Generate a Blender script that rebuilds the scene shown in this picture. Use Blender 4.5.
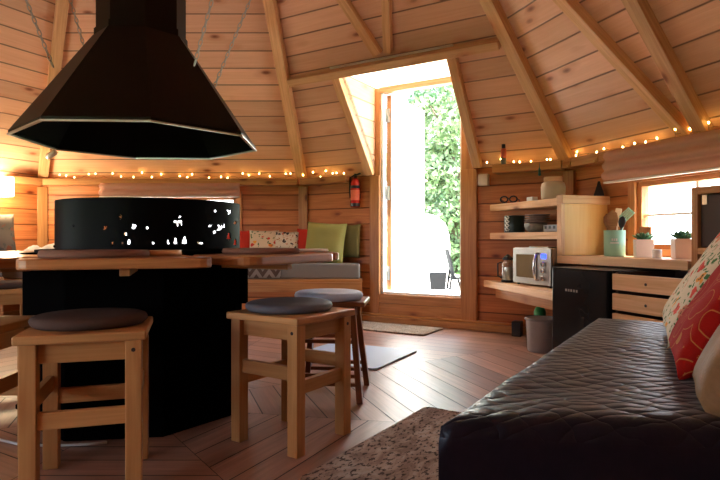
import bpy, bmesh, math, random
from mathutils import Vector, Matrix, noise as mnoise
random.seed(7)
PI = math.pi
for o in list(bpy.data.objects): bpy.data.objects.remove(o)
SC = bpy.context.scene
COL = SC.collection
V = Vector

# ------------------------------------------------------------------ camera, world, sun, exposure
EYE = 0.71
cam_d = bpy.data.cameras.new('camera'); cam = bpy.data.objects.new('camera', cam_d); COL.objects.link(cam)
cam.location = (0, 0, EYE); cam.rotation_euler = (PI/2, 0, 0)
cam_d.sensor_width = 36; cam_d.lens = 562/720*36; cam_d.clip_start = .03; cam_d.clip_end = 300
SC.camera = cam
SC.view_settings.view_transform = 'Standard'; SC.view_settings.look = 'None'
SC.view_settings.gamma = 1; SC.view_settings.use_curve_mapping = False
SC.view_settings.exposure = 2.06
W = bpy.data.worlds.new('world'); SC.world = W; W.use_nodes = True
nt = W.node_tree; nt.nodes.clear()
wo = nt.nodes.new('ShaderNodeOutputWorld'); bg = nt.nodes.new('ShaderNodeBackground')
tc = nt.nodes.new('ShaderNodeTexCoord'); sx = nt.nodes.new('ShaderNodeSeparateXYZ')
cr = nt.nodes.new('ShaderNodeValToRGB'); mr = nt.nodes.new('ShaderNodeMapRange')
mr.inputs[1].default_value = -1; mr.inputs[2].default_value = 1
nt.links.new(tc.outputs['Generated'], sx.inputs[0]); nt.links.new(sx.outputs[2], mr.inputs[0]); nt.links.new(mr.outputs[0], cr.inputs[0])
el = cr.color_ramp.elements
el[0].position = 0; el[0].color = (1.3, 1.21, 1.07, 1)
el[1].position = 1; el[1].color = (.44, .53, .66, 1)
for p, c in ((.485, (1.15, 1.10, .98, 1)), (.5, (.95, .98, 1, 1)), (.62, (.62, .71, .82, 1))):
    e = el.new(p); e.color = c
nt.links.new(cr.outputs[0], bg.inputs[0]); bg.inputs[1].default_value = 2.9
nt.links.new(bg.outputs[0], wo.inputs[0])
sd = bpy.data.lights.new('sun', 'SUN'); sd.energy = 10; sd.angle = .01; sd.color = (1, .95, .86)
sun = bpy.data.objects.new('sun', sd); COL.objects.link(sun)
sun.rotation_euler = V((-.75, .40, -1.08)).to_track_quat('-Z', 'Y').to_euler()
sun.location = (8, -6, 12)

# ------------------------------------------------------------------ material helpers
class NT:
    def __init__(s, name):
        s.m = bpy.data.materials.new(name); s.m.use_nodes = True
        s.t = s.m.node_tree; s.n = s.t.nodes; s.b = s.n['Principled BSDF']
    def new(s, t, **kw):
        n = s.n.new(t)
        for k, v in kw.items(): setattr(n, k, v)
        return n
    def link(s, a, b): s.t.links.new(a, b)
    def put(s, sock, v):
        if hasattr(v, 'is_output'): s.link(v, sock)
        else: sock.default_value = v
    def math(s, op, a, b=0.0, c=None):
        n = s.new('ShaderNodeMath', operation=op); s.put(n.inputs[0], a); s.put(n.inputs[1], b)
        if c is not None: s.put(n.inputs[2], c)
        return n.outputs[0]
    def ramp(s, f, stops, interp='LINEAR'):
        n = s.new('ShaderNodeValToRGB'); s.put(n.inputs[0], f); e = n.color_ramp.elements; n.color_ramp.interpolation = interp
        while len(e) < len(stops): e.new(.5)
        for i, (p, c) in enumerate(stops):
            e[i].position = p; e[i].color = (*c, 1) if len(c) == 3 else c
        return n.outputs[0]
    def mix(s, f, a, b, mode='MIX'):
        n = s.new('ShaderNodeMix', data_type='RGBA', blend_type=mode)
        s.put(n.inputs[0], f)
        s.put(n.inputs[6], a if hasattr(a, 'is_output') else (*a, 1)); s.put(n.inputs[7], b if hasattr(b, 'is_output') else (*b, 1))
        return n.outputs[2]
    def comb(s, x, y, z):
        n = s.new('ShaderNodeCombineXYZ'); s.put(n.inputs[0], x); s.put(n.inputs[1], y); s.put(n.inputs[2], z); return n.outputs[0]
    def noise(s, vec, scale=1, detail=3, rough=.5, dist=0):
        n = s.new('ShaderNodeTexNoise'); s.link(vec, n.inputs['Vector']); n.inputs['Scale'].default_value = scale
        n.inputs['Detail'].default_value = detail; n.inputs['Roughness'].default_value = rough; n.inputs['Distortion'].default_value = dist
        return n.outputs[0]
    def uv(s):
        n = s.new('ShaderNodeUVMap'); n.uv_map = 'UVMap'
        x = s.new('ShaderNodeSeparateXYZ'); s.link(n.outputs[0], x.inputs[0]); return x.outputs[0], x.outputs[1]
    def bump(s, h, strength=.3, dist=.01):
        n = s.new('ShaderNodeBump'); n.inputs['Strength'].default_value = strength; n.inputs['Distance'].default_value = dist
        s.link(h, n.inputs['Height']); s.link(n.outputs[0], s.b.inputs['Normal'])
    def set(s, **kw):
        for k, v in kw.items(): s.put(s.b.inputs[k], v if hasattr(v, 'is_output') or not isinstance(v, tuple) or len(v) != 3 else (*v, 1))
        return s

def wood(name, light, dark, rough=.45, board=None, knots=.5, spec=.3, grain=1.0, knotcol=None, coat=0):
    N = NT(name); u, v = N.uv()
    oi = N.new('ShaderNodeObjectInfo'); rnd = oi.outputs['Random']
    if board:
        vb = N.math('DIVIDE', v, board); idx = N.math('FLOOR', vb); fr = N.math('FRACT', vb)
        wn = N.new('ShaderNodeTexWhiteNoise', noise_dimensions='2D'); N.link(N.comb(idx, N.math('MULTIPLY', rnd, 31.0), 0), wn.inputs['Vector'])
        br = wn.outputs['Value']
    else:
        br = rnd
    uu = N.math('ADD', u, N.math('MULTIPLY', br, 37.0))
    g1 = N.noise(N.comb(N.math('MULTIPLY', uu, 1.3), N.math('MULTIPLY', v, 26.0), N.math('MULTIPLY', br, 9.0)), 1, 4, .6, 1.2)
    g2 = N.noise(N.comb(N.math('MULTIPLY', uu, 4.0), N.math('MULTIPLY', v, 140.0), br), 1, 2, .5)
    f = N.math('ADD', N.math('MULTIPLY', g1, .75), N.math('MULTIPLY', g2, .25))
    f = N.math('ADD', N.math('MULTIPLY', N.math('SUBTRACT', f, .5), 2.0*grain), .5)
    col = N.ramp(f, [(.2, dark), (.75, light)])
    # board to board tone
    t = N.math('ADD', N.math('MULTIPLY', br, .32), .82)
    col = N.mix(1.0, col, N.comb(t, t, N.math('MULTIPLY', t, .98)), 'MULTIPLY')
    if knots > 0:
        vo = N.new('ShaderNodeTexVoronoi'); vo.inputs['Scale'].default_value = 1
        N.link(N.comb(N.math('MULTIPLY', uu, 4.2), N.math('MULTIPLY', v, 10.0), 0), vo.inputs['Vector'])
        sep = N.new('ShaderNodeSeparateXYZ'); N.link(vo.outputs['Color'], sep.inputs[0])
        on = N.math('GREATER_THAN', sep.outputs[0], 1-knots)
        core = N.ramp(vo.outputs['Distance'], [(.07, (1, 1, 1)), (.20, (0, 0, 0))])
        halo = N.ramp(vo.outputs['Distance'], [(.08, (.7, .7, .7)), (.42, (0, 0, 0))])
        kc = knotcol or (dark[0]*.38, dark[1]*.24, dark[2]*.2)
        col = N.mix(N.math('MULTIPLY', halo, on), col, (dark[0]*.85, dark[1]*.62, dark[2]*.55))
        col = N.mix(N.math('MULTIPLY', core, on), col, kc)
    h = N.math('MULTIPLY', g1, .06)
    if board:
        d = N.math('MINIMUM', fr, N.math('SUBTRACT', 1.0, fr))
        gr = N.ramp(d, [(.012, (0, 0, 0)), (.05, (1, 1, 1))])
        col = N.mix(gr, tuple(x*.35 for x in dark), col)
        h = N.math('ADD', h, gr)
    N.bump(h, .5 if board else .15, .006)
    N.set(**{'Base Color': col, 'Roughness': rough, 'Specular IOR Level': spec})
    if coat: N.b.inputs['Coat Weight'].default_value = coat; N.b.inputs['Coat Roughness'].default_value = .25
    return N.m

def plain(name, col, rough=.5, metal=0, spec=.5, bump=None, **kw):
    N = NT(name)
    tcn = N.new('ShaderNodeTexCoord')
    nz = N.noise(tcn.outputs['Object'], 14, 3, .55)
    c = N.mix(nz, tuple(x*.88 for x in col), tuple(min(1, x*1.10) for x in col))
    N.set(**{'Base Color': c, 'Roughness': rough, 'Metallic': metal, 'Specular IOR Level': spec})
    if bump: N.bump(N.noise(tcn.outputs['Object'], bump[0], 3), bump[1], .004)
    for k, v in kw.items(): N.put(N.b.inputs[k.replace('_', ' ')], v)
    return N.m

def emit(name, col, strength):
    N = NT(name); N.set(**{'Base Color': col, 'Emission Color': col, 'Emission Strength': strength, 'Roughness': .6}); return N.m

def fabric(name, cols, scale=60, rough=.85, bump=.4):
    N = NT(name); u, v = N.uv()
    vec = N.comb(u, v, 0)
    w = N.noise(vec, scale*4, 2, .6); b = N.noise(vec, scale*.25, 3, .6)
    c = N.mix(w, cols[0], cols[1]); c = N.mix(N.math('MULTIPLY', b, .5), c, cols[-1])
    N.set(**{'Base Color': c, 'Roughness': rough, 'Specular IOR Level': .06}); N.bump(w, bump, .002)
    return N.m

def floral(name, ground, petals, leaf, scale=9.0):
    N = NT(name); u, v = N.uv(); vec = N.comb(u, v, 0)
    dn = N.new('ShaderNodeTexNoise'); N.link(vec, dn.inputs['Vector']); dn.inputs['Scale'].default_value = scale*1.7
    ad = N.new('ShaderNodeVectorMath', operation='MULTIPLY_ADD'); N.link(dn.outputs['Color'], ad.inputs[0]); ad.inputs[1].default_value = (.05, .05, 0); N.link(vec, ad.inputs[2])
    vo = N.new('ShaderNodeTexVoronoi'); vo.inputs['Scale'].default_value = scale; N.link(ad.outputs[0], vo.inputs['Vector'])
    sp = N.new('ShaderNodeSeparateXYZ'); N.link(vo.outputs['Color'], sp.inputs[0])
    pc = N.ramp(sp.outputs[0], [(i/len(petals), p) for i, p in enumerate(petals)], 'CONSTANT')
    vo2 = N.new('ShaderNodeTexVoronoi'); vo2.inputs['Scale'].default_value = scale*2.3; N.link(ad.outputs[0], vo2.inputs['Vector'])
    sp2 = N.new('ShaderNodeSeparateXYZ'); N.link(vo2.outputs['Color'], sp2.inputs[0])
    lm = N.math('MULTIPLY', N.math('LESS_THAN', vo2.outputs['Distance'], .36), N.math('GREATER_THAN', sp2.outputs[0], .45))
    col = N.mix(lm, ground, leaf)
    pm = N.math('MULTIPLY', N.math('LESS_THAN', vo.outputs['Distance'], .36), N.math('GREATER_THAN', sp.outputs[1], .25))
    col = N.mix(pm, col, pc)
    cm = N.math('MULTIPLY', N.math('LESS_THAN', vo.outputs['Distance'], .12), N.math('GREATER_THAN', sp.outputs[1], .25))
    col = N.mix(cm, col, tuple(.3*x for x in leaf))
    N.set(**{'Base Color': col, 'Roughness': .8, 'Specular IOR Level': .2}); N.bump(N.noise(vec, 300, 2), .3, .002)
    return N.m

M = {}
M['wall'] = wood('dim_pine_wall_boards', (.62, .225, .070), (.40, .115, .030), .42, board=.142, knots=.4, grain=.8)  # pine darkened for the low light on the walls
M['ceil'] = wood('lit_pine_ceiling_boards', (.88, .53, .345), (.72, .375, .22), .42, board=.145, knots=.5, grain=.5)  # same pine made lighter for the well-lit ceiling
M['beam'] = wood('pine_beam', (.85, .52, .27), (.64, .33, .14), .42, knots=.3)
M['trim'] = wood('pine_trim', (.62, .30, .115), (.42, .17, .055), .38, knots=.25)
M['frame'] = wood('pine_door_frame', (.60, .27, .10), (.40, .15, .045), .35, knots=.2)
M['shelf'] = wood('pale_shelf_pine', (.80, .52, .30), (.62, .34, .16), .45, knots=.3)
M['panel'] = wood('window_lit_pine_panel', (.93, .64, .26), (.82, .49, .16), .4, knots=.3, grain=.6)  # window light put into the colour: yellower and brighter than the shelf pine
M['stool'] = wood('stool_pine', (.64, .33, .125), (.48, .205, .065), .4, knots=.12, grain=.7)
M['stool_dark'] = wood('dark_stained_pine', (.30, .10, .035), (.17, .05, .018), .35, knots=.1)
M['table'] = wood('table_pine', (.56, .25, .095), (.36, .135, .045), .28, knots=.2, coat=.2)
M['spoonwood'] = wood('spoon_wood', (.34, .15, .06), (.22, .085, .03), .5, knots=0)
M['spoonpale'] = wood('pale_spoon_wood', (.80, .62, .42), (.68, .48, .28), .5, knots=0)
M['black_steel'] = plain('matt_black_steel', (.0025, .0022, .0022), .5, .0, .0)
M['shield_steel'] = plain('black_shield_steel', (.0025, .0022, .0022), .5, .0, .05)
M['hood'] = plain('black_brown_hood_steel', (.010, .0055, .004), .42, .0, .1)
M['hood_in'] = plain('soot_black', (.004, .004, .004), .8, 0, .1)
M['white_metal'] = plain('bright_rim_metal', (.55, .55, .53), .35, 1)
M['steel'] = plain('brushed_steel', (.42, .405, .375), .3, 1)
M['chrome'] = plain('chrome', (.75, .75, .75), .12, 1)
M['black_plastic'] = plain('black_plastic', (.012, .012, .013), .35, 0, .5)
M['fridge'] = plain('black_fridge_enamel', (.006, .006, .007), .25, 0, .12)
M['dark_int'] = plain('dark_brown_panel', (.035, .017, .012), .5)
M['white'] = plain('white_paint', (.80, .80, .78), .45)
M['cream'] = plain('cream_ceramic', (.55, .44, .31), .35)
M['pinkwhite'] = plain('pale_pink_white', (.75, .62, .55), .5)
M['red'] = plain('extinguisher_red', (.55, .02, .012), .25)
M['orange_label'] = plain('orange_red_label', (.70, .13, .06), .4)
M['label_white'] = plain('label_white', (.8, .76, .7), .5)
M['teal'] = plain('teal_paint', (.02, .16, .16), .5)
M['mint'] = plain('mint_enamel', (.30, .55, .38), .35)
M['green_plastic'] = plain('green_plastic', (.04, .32, .09), .35)
M['dark_green'] = plain('dark_green_enamel', (.012, .030, .022), .3)
M['stone'] = plain('grey_stoneware', (.22, .20, .17), .45)
M['taupe'] = plain('taupe_stoneware', (.36, .25, .21), .45)
M['grey'] = plain('grey_plastic', (.27, .27, .28), .45)
M['bin'] = plain('grey_bin', (.42, .41, .42), .3)
M['glass_dark'] = plain('oven_glass', (.22, .16, .09), .08, 0, .7)
M['wax'] = plain('white_wax', (.85, .80, .74), .5)
M['soil'] = plain('soil', (.05, .03, .02), .95)
M['succulent'] = plain('succulent_green', (.06, .20, .09), .5)
M['brass'] = plain('brass', (.60, .40, .16), .3, 1)
M['copper_wire'] = plain('thin_copper_wire', (.35, .20, .10), .4, 1)
M['cable'] = plain('white_cable', (.62, .60, .58), .5)
M['display'] = emit('blue_display', (.02, .05, .9), 1.2)
M['bulb'] = emit('warm_bulb', (1.0, .66, .20), 9)
M['shade'] = emit('lamp_shade_glow', (1.0, .82, .50), 5)
M['blind'] = fabric('pink_brown_blind', [(.56, .29, .22), (.64, .35, .27), (.50, .26, .20)], 40)
M['cush_brown'] = fabric('brown_grey_felt', [(.080, .046, .036), (.12, .075, .06), (.09, .055, .044)], 60)
M['cush_blue'] = fabric('blue_grey_felt', [(.10, .10, .125), (.16, .155, .18), (.12, .115, .14)], 60)
M['cush_light'] = fabric('door_lit_blue_felt', [(.50, .62, .84), (.58, .70, .92), (.52, .65, .86)], 60)  # blue lightened to include door light reflected off the pad
M['mat_brown'] = fabric('brown_placemat', [(.22, .11, .075), (.32, .17, .12), (.26, .135, .095)], 60)
M['grey_fab'] = fabric('grey_bench_fabric', [(.20, .175, .155), (.27, .24, .21), (.22, .19, .17)], 50)
M['olive'] = fabric('olive_green_linen', [(.27, .25, .075), (.36, .34, .12), (.30, .28, .09)], 40)
M['olive_dark'] = fabric('dark_olive_linen', [(.15, .13, .05), (.2, .18, .075), (.17, .15, .06)], 40)
M['red_fab'] = fabric('red_cushion_fabric', [(.50, .035, .02), (.62, .06, .035), (.55, .045, .03)], 40)
M['floral'] = floral('floral_cream_fabric', (.66, .55, .38), [(.62, .05, .03), (.75, .30, .05), (.70, .09, .06), (.60, .22, .12)], (.07, .17, .05), 24)
M['floral_dark'] = floral('floral_black_fabric', (.70, .60, .46), [(.05, .04, .04), (.62, .10, .04), (.04, .03, .03)], (.42, .15, .06), 26)
M['floral_orange'] = floral('floral_orange_fabric', (.72, .55, .36), [(.80, .22, .03), (.85, .35, .05), (.62, .05, .03)], (.08, .14, .06), 17)
M['floral_grey'] = floral('floral_grey_fabric', (.17, .13, .10), [(.24, .08, .04), (.10, .085, .08), (.25, .11, .07)], (.12, .11, .09), 13)
M['fleece'] = fabric('pale_fleece', [(.42, .40, .38), (.62, .60, .58), (.5, .47, .45)], 18, .95, 1.0)
M['gold'] = fabric('gold_brown_satin', [(.20, .105, .045), (.29, .16, .075), (.24, .13, .06)], 30, .5)


def red_swirl():
    N = NT('red_swirl_fabric'); u, v = N.uv(); vec = N.comb(u, v, 0)
    vo = N.new('ShaderNodeTexVoronoi'); vo.inputs['Scale'].default_value = 12; N.link(vec, vo.inputs['Vector'])
    d = vo.outputs['Distance']
    ring = N.math('LESS_THAN', N.math('ABSOLUTE', N.math('SUBTRACT', N.math('FRACT', N.math('MULTIPLY', d, 4.0)), .5)), .05)
    col = N.mix(ring, (.34, .010, .006), (.46, .15, .04))
    N.set(**{'Base Color': col, 'Roughness': .8, 'Specular IOR Level': .08}); N.bump(N.noise(vec, 300, 2), .3, .002); return N.m
M['red_swirl'] = red_swirl()

def zebra():
    N = NT('zigzag_fabric'); u, v = N.uv()
    z = N.math('ABSOLUTE', N.math('SUBTRACT', N.math('FRACT', N.math('MULTIPLY', u, 9.0)), .5))
    s = N.math('FRACT', N.math('ADD', N.math('MULTIPLY', v, 18.0), N.math('MULTIPLY', z, 1.6)))
    col = N.mix(N.math('GREATER_THAN', s, .5), (.34, .29, .25), (.12, .075, .055))
    N.set(**{'Base Color': col, 'Roughness': .9}); return N.m
M['zebra'] = zebra()

def quilt():
    N = NT('dark_quilted_satin'); u, v = N.uv(); S = 20.0; top = N.math('MULTIPLY', N.math('GREATER_THAN', u, -.02), N.math('GREATER_THAN', v, -.02))
    wob = N.noise(N.comb(u, v, 0), 7, 3)
    w = N.math('MULTIPLY', N.math('SUBTRACT', wob, .5), 2.6)
    a = N.math('ADD', N.math('MULTIPLY', N.math('ADD', N.math('MULTIPLY', u, .75), v), S), w)
    b = N.math('ADD', N.math('MULTIPLY', N.math('SUBTRACT', N.math('MULTIPLY', u, .75), v), S), w)
    ha = N.math('ABSOLUTE', N.math('SINE', N.math('MULTIPLY', a, PI))); hb = N.math('ABSOLUTE', N.math('SINE', N.math('MULTIPLY', b, PI)))
    h = N.math('POWER', N.math('MULTIPLY', ha, hb), .5)
    fine = N.noise(N.comb(u, v, 0), 40, 4, .6)
    hh = N.math('ADD', N.math('ADD', h, N.math('MULTIPLY', fine, .55)), N.math('MULTIPLY', wob, .8))
    col = N.mix(fine, (.009, .007, .013), (.020, .015, .027))
    N.set(**{'Base Color': col, 'Specular Tint': (.72, .84, 1), 'Roughness': .36, 'Specular IOR Level': .24}); N.bump(N.math('MULTIPLY', hh, top), .42, .008)  # blue specular tint puts reflected sky colour into the highlights
    N.b.inputs['Sheen Weight'].default_value = .1
    return N.m
M['quilt'] = quilt()

def rugmat(name, c1, c2, c3, sc):
    N = NT(name); u, v = N.uv(); vec = N.comb(u, N.math('MULTIPLY', v, 1.9), 0)
    a = N.noise(vec, sc, 4, .65, .6); b = N.noise(vec, sc*5, 3, .6)
    col = N.ramp(a, [(.40, c1), (.52, c2), (.62, c3)])
    col = N.mix(N.math('MULTIPLY', N.math('GREATER_THAN', b, .57), .85), col, tuple(x*.14 for x in c1))
    N.set(**{'Base Color': col, 'Roughness': .95, 'Specular IOR Level': .1}); N.bump(b, 1, .01); return N.m
M['rug'] = rugmat('mottled_rug', (.30, .205, .165), (.44, .32, .26), (.52, .42, .36), 8)
M['doormat'] = rugmat('brown_doormat', (.28, .20, .14), (.38, .28, .20), (.42, .33, .25), 14)
M['bluemat'] = fabric('blue_grey_mat', [(.42, .52, .68), (.49, .60, .76), (.45, .55, .71)], 40)

for k_, r_, s_ in (('cush_light', .5, .8), ('bluemat', .5, .5), ('cush_blue', .6, .3)):
    M[k_].node_tree.nodes['Principled BSDF'].inputs['Roughness'].default_value = r_; M[k_].node_tree.nodes['Principled BSDF'].inputs['Specular IOR Level'].default_value = s_
def floor_mat():
    N = NT('floor_planks'); u, v = N.uv()
    at = N.new('ShaderNodeAttribute', attribute_name='tone'); br = at.outputs['Fac']
    uu = N.math('ADD', u, N.math('MULTIPLY', br, 37.0))
    g1 = N.noise(N.comb(N.math('MULTIPLY', uu, 1.6), N.math('MULTIPLY', v, 30.0), br), 1, 4, .6, 1.0)
    g2 = N.noise(N.comb(N.math('MULTIPLY', uu, 7), N.math('MULTIPLY', v, 160.0), br), 1, 2, .5)
    f = N.math('ADD', N.math('MULTIPLY', g1, .7), N.math('MULTIPLY', g2, .3))
    col = N.ramp(f, [(.28, (.19, .075, .043)), (.70, (.43, .215, .145))])
    t = N.math('ADD', N.math('MULTIPLY', br, .5), .75)
    col = N.mix(1.0, col, N.comb(t, t, t), 'MULTIPLY')
    N.set(**{'Base Color': col, 'Roughness': N.math('ADD', N.math('MULTIPLY', g1, .16), .30), 'Specular IOR Level': 1.0})
    N.bump(g1, .15, .004); return N.m
M['floor'] = floor_mat()

def glass():
    N = NT('window_glass'); N.n.remove(N.b)
    o = N.n['Material Output']; t = N.new('ShaderNodeBsdfTransparent'); g = N.new('ShaderNodeBsdfGlossy'); g.inputs['Roughness'].default_value = .02
    x = N.new('ShaderNodeMixShader'); x.inputs[0].default_value = .06
    N.link(t.outputs[0], x.inputs[1]); N.link(g.outputs[0], x.inputs[2]); N.link(x.outputs[0], o.inputs[0]); return N.m
M['glass'] = glass()
def clear_jar():
    N = NT('jar_glass'); N.n.remove(N.b)
    o = N.n['Material Output']; t = N.new('ShaderNodeBsdfTransparent'); t.inputs[0].default_value = (.92, .93, .90, 1)
    g = N.new('ShaderNodeBsdfGlossy'); g.inputs['Roughness'].default_value = .06
    x = N.new('ShaderNodeMixShader'); x.inputs[0].default_value = .16
    N.link(t.outputs[0], x.inputs[1]); N.link(g.outputs[0], x.inputs[2]); N.link(x.outputs[0], o.inputs[0]); return N.m
M['jar'] = clear_jar()
def translucent():
    N = NT('milky_roof_sheet'); N.n.remove(N.b)
    o = N.n['Material Output']; t = N.new('ShaderNodeBsdfTranslucent'); t.inputs[0].default_value = (.92, .88, .78, 1)
    d = N.new('ShaderNodeBsdfDiffuse'); d.inputs[0].default_value = (.85, .82, .74, 1)
    x = N.new('ShaderNodeMixShader'); x.inputs[0].default_value = .4
    N.link(t.outputs[0], x.inputs[1]); N.link(d.outputs[0], x.inputs[2]); N.link(x.outputs[0], o.inputs[0]); return N.m
M['skylight'] = translucent()
def leafmat(name, c1, c2):
    N = NT(name); tcn = N.new('ShaderNodeTexCoord')
    c = N.mix(N.noise(tcn.outputs['Object'], 3, 3), c1, c2)
    N.set(**{'Base Color': c, 'Roughness': .55, 'Specular IOR Level': .3}); N.b.inputs['Subsurface Weight'].default_value = 0
    return N.m
M['leaf1'] = leafmat('tree_leaves', (.12, .19, .09), (.27, .37, .20))
M['leaf2'] = leafmat('dark_tree_leaves', (.07, .14, .08), (.16, .26, .15))
M['leaf3'] = leafmat('light_tree_leaves', (.32, .42, .18), (.48, .56, .28))
M['bark'] = plain('bark', (.10, .07, .05), .9, bump=(20, .6))
M['gravel'] = plain('pale_gravel', (.62, .58, .52), .9, bump=(60, .5))
M['lawn'] = plain('lawn_green', (.12, .26, .05), .9, bump=(60, .8))
M['tarp'] = plain('white_cover_cloth', (.85, .86, .88), .6)
M['garden_grey'] = plain('garden_grey', (.016, .017, .018), .7, 0, .1)

# ------------------------------------------------------------------ mesh helpers
class MB:
    def __init__(s):
        s.bm = bmesh.new(); s.uv = s.bm.loops.layers.uv.new('UVMap')
    def face(s, pts, uvs=None, smooth=False):
        vs = [s.bm.verts.new(p) for p in pts]
        f = s.bm.faces.new(vs); f.smooth = smooth
        if uvs is None:
            uvs = [(p[0], p[1]) for p in pts]
        for l, u in zip(f.loops, uvs): l[s.uv].uv = u
        return f
    def obox(s, c, size, ax=None, grain=None):
        c = V(c); ax = [V(a).normalized() for a in (ax or ((1, 0, 0), (0, 1, 0), (0, 0, 1)))]
        h = [x/2 for x in size]; lo = max(range(3), key=lambda i: size[i]) if grain is None else grain; ru = random.random()*9
        P = {}
        for i in (-1, 1):
            for j in (-1, 1):
                for k in (-1, 1):
                    P[i, j, k] = s.bm.verts.new(c+ax[0]*h[0]*i+ax[1]*h[1]*j+ax[2]*h[2]*k)
        F = [[(-1, -1, -1), (-1, 1, -1), (1, 1, -1), (1, -1, -1)], [(-1, -1, 1), (1, -1, 1), (1, 1, 1), (-1, 1, 1)],
             [(-1, -1, -1), (1, -1, -1), (1, -1, 1), (-1, -1, 1)], [(1, -1, -1), (1, 1, -1), (1, 1, 1), (1, -1, 1)],
             [(1, 1, -1), (-1, 1, -1), (-1, 1, 1), (1, 1, 1)], [(-1, 1, -1), (-1, -1, -1), (-1, -1, 1), (-1, 1, 1)]]
        for fi, q in enumerate(F):
            f = s.bm.faces.new([P[k] for k in q])
            con = [a for a in range(3) if len({k[a] for k in q}) == 1][0]
            oth = [a for a in range(3) if a != con]
            if lo in oth: ua, va = lo, [a for a in oth if a != lo][0]
            else: ua, va = oth
            for l, k in zip(f.loops, q): l[s.uv].uv = (k[ua]*h[ua]+ru, k[va]*h[va]+fi*.37+ru)
    def box(s, a, b):
        a, b = V(a), V(b); s.obox((a+b)/2, [abs(x) for x in (b-a)])
    def beam(s, p, q, w, h, up=(0, 0, 1)):
        p, q = V(p), V(q); d = (q-p).normalized(); up = V(up); side = d.cross(up).normalized(); up2 = side.cross(d)
        s.obox((p+q)/2, ((q-p).length, w, h), (d, side, up2))
    def prism(s, poly, z0, z1, ang=0, inset=0):
        n = len(poly); ca, sa = math.cos(ang), math.sin(ang)
        U = lambda p: (p[0]*ca+p[1]*sa, -p[0]*sa+p[1]*ca)
        s_area = sum(poly[i][0]*poly[(i+1) % n][1]-poly[(i+1) % n][0]*poly[i][1] for i in range(n))
        if s_area < 0: poly = poly[::-1]
        vt = [s.bm.verts.new((p[0], p[1], z1)) for p in poly]; vb = [s.bm.verts.new((p[0], p[1], z0)) for p in poly]
        f = s.bm.faces.new(vt)
        for l, p in zip(f.loops, poly): l[s.uv].uv = U(p)
        f = s.bm.faces.new(vb[::-1])
        for l, p in zip(f.loops, poly[::-1]): l[s.uv].uv = U(p)
        acc = 0
        for i in range(n):
            j = (i+1) % n; L = (V(poly[j][:2])-V(poly[i][:2])).length
            f = s.bm.faces.new([vb[i], vb[j], vt[j], vt[i]])
            for l, u in zip(f.loops, ((acc, z0), (acc+L, z0), (acc+L, z1), (acc, z1))): l[s.uv].uv = u
            acc += L
    def lathe(s, c, prof, n=24, mat=None, a0=0, smooth=True, cap=True, sq=(1, 1)):
        c = V(c); R = mat or Matrix.Identity(3); rings = []
        for r, z in prof:
            rings.append([s.bm.verts.new(c+R @ V((r*sq[0]*math.cos(a0+2*PI*i/n), r*sq[1]*math.sin(a0+2*PI*i/n), z))) for i in range(n)])
        acc = 0
        for k in range(len(prof)-1):
            dl = math.hypot(prof[k+1][0]-prof[k][0], prof[k+1][1]-prof[k][1])
            for i in range(n):
                j = (i+1) % n
                f = s.bm.faces.new([rings[k][i], rings[k][j], rings[k+1][j], rings[k+1][i]]); f.smooth = smooth
                r = max(prof[k][0], prof[k+1][0])
                for l, u in zip(f.loops, ((i/n*2*PI*r, acc), ((i+1)/n*2*PI*r, acc), ((i+1)/n*2*PI*r, acc+dl), (i/n*2*PI*r, acc+dl))): l[s.uv].uv = u
            acc += dl
        if cap:
            for ring, rev in ((rings[0], True), (rings[-1], False)):
                f = s.bm.faces.new(ring[::-1] if rev else ring)
                for l in f.loops: l[s.uv].uv = (l.vert.co.x, l.vert.co.y)
    def tube(s, pts, r, n=8, closed=False, smooth=True):
        pts = [V(p) for p in pts]; rings = []; m = len(pts); prev = None
        for i, p in enumerate(pts):
            a = pts[(i-1) % m] if (i or closed) else p; b = pts[(i+1) % m] if (i < m-1 or closed) else p
            d = (b-a).normalized()
            ref = prev if prev is not None else (V((0, 0, 1)) if abs(d.z) < .9 else V((1, 0, 0)))
            x = (ref-d*ref.dot(d)).normalized(); prev = x; y = d.cross(x)
            rr = r[i] if isinstance(r, (list, tuple)) else r
            rings.append([s.bm.verts.new(p+(x*math.cos(2*PI*k/n)+y*math.sin(2*PI*k/n))*rr) for k in range(n)])
        for i in range(m if closed else m-1):
            A, B = rings[i], rings[(i+1) % m]
            for k in range(n):
                f = s.bm.faces.new([A[k], A[(k+1) % n], B[(k+1) % n], B[k]]); f.smooth = smooth
                for l, u in zip(f.loops, ((i*.02, k*.01), (i*.02, k*.01+.01), (i*.02+.02, k*.01+.01), (i*.02+.02, k*.01))): l[s.uv].uv = u
        if not closed:
            s.bm.faces.new(rings[0][::-1]); s.bm.faces.new(rings[-1])
    def sphere(s, c, r, n=10, sc=(1, 1, 1)):
        prof = [(max(.0005, r*math.sin(PI*i/(n//2))), -r*math.cos(PI*i/(n//2))) for i in range(n//2+1)]
        s.lathe(c, prof, n, Matrix.Diagonal(sc))
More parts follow.
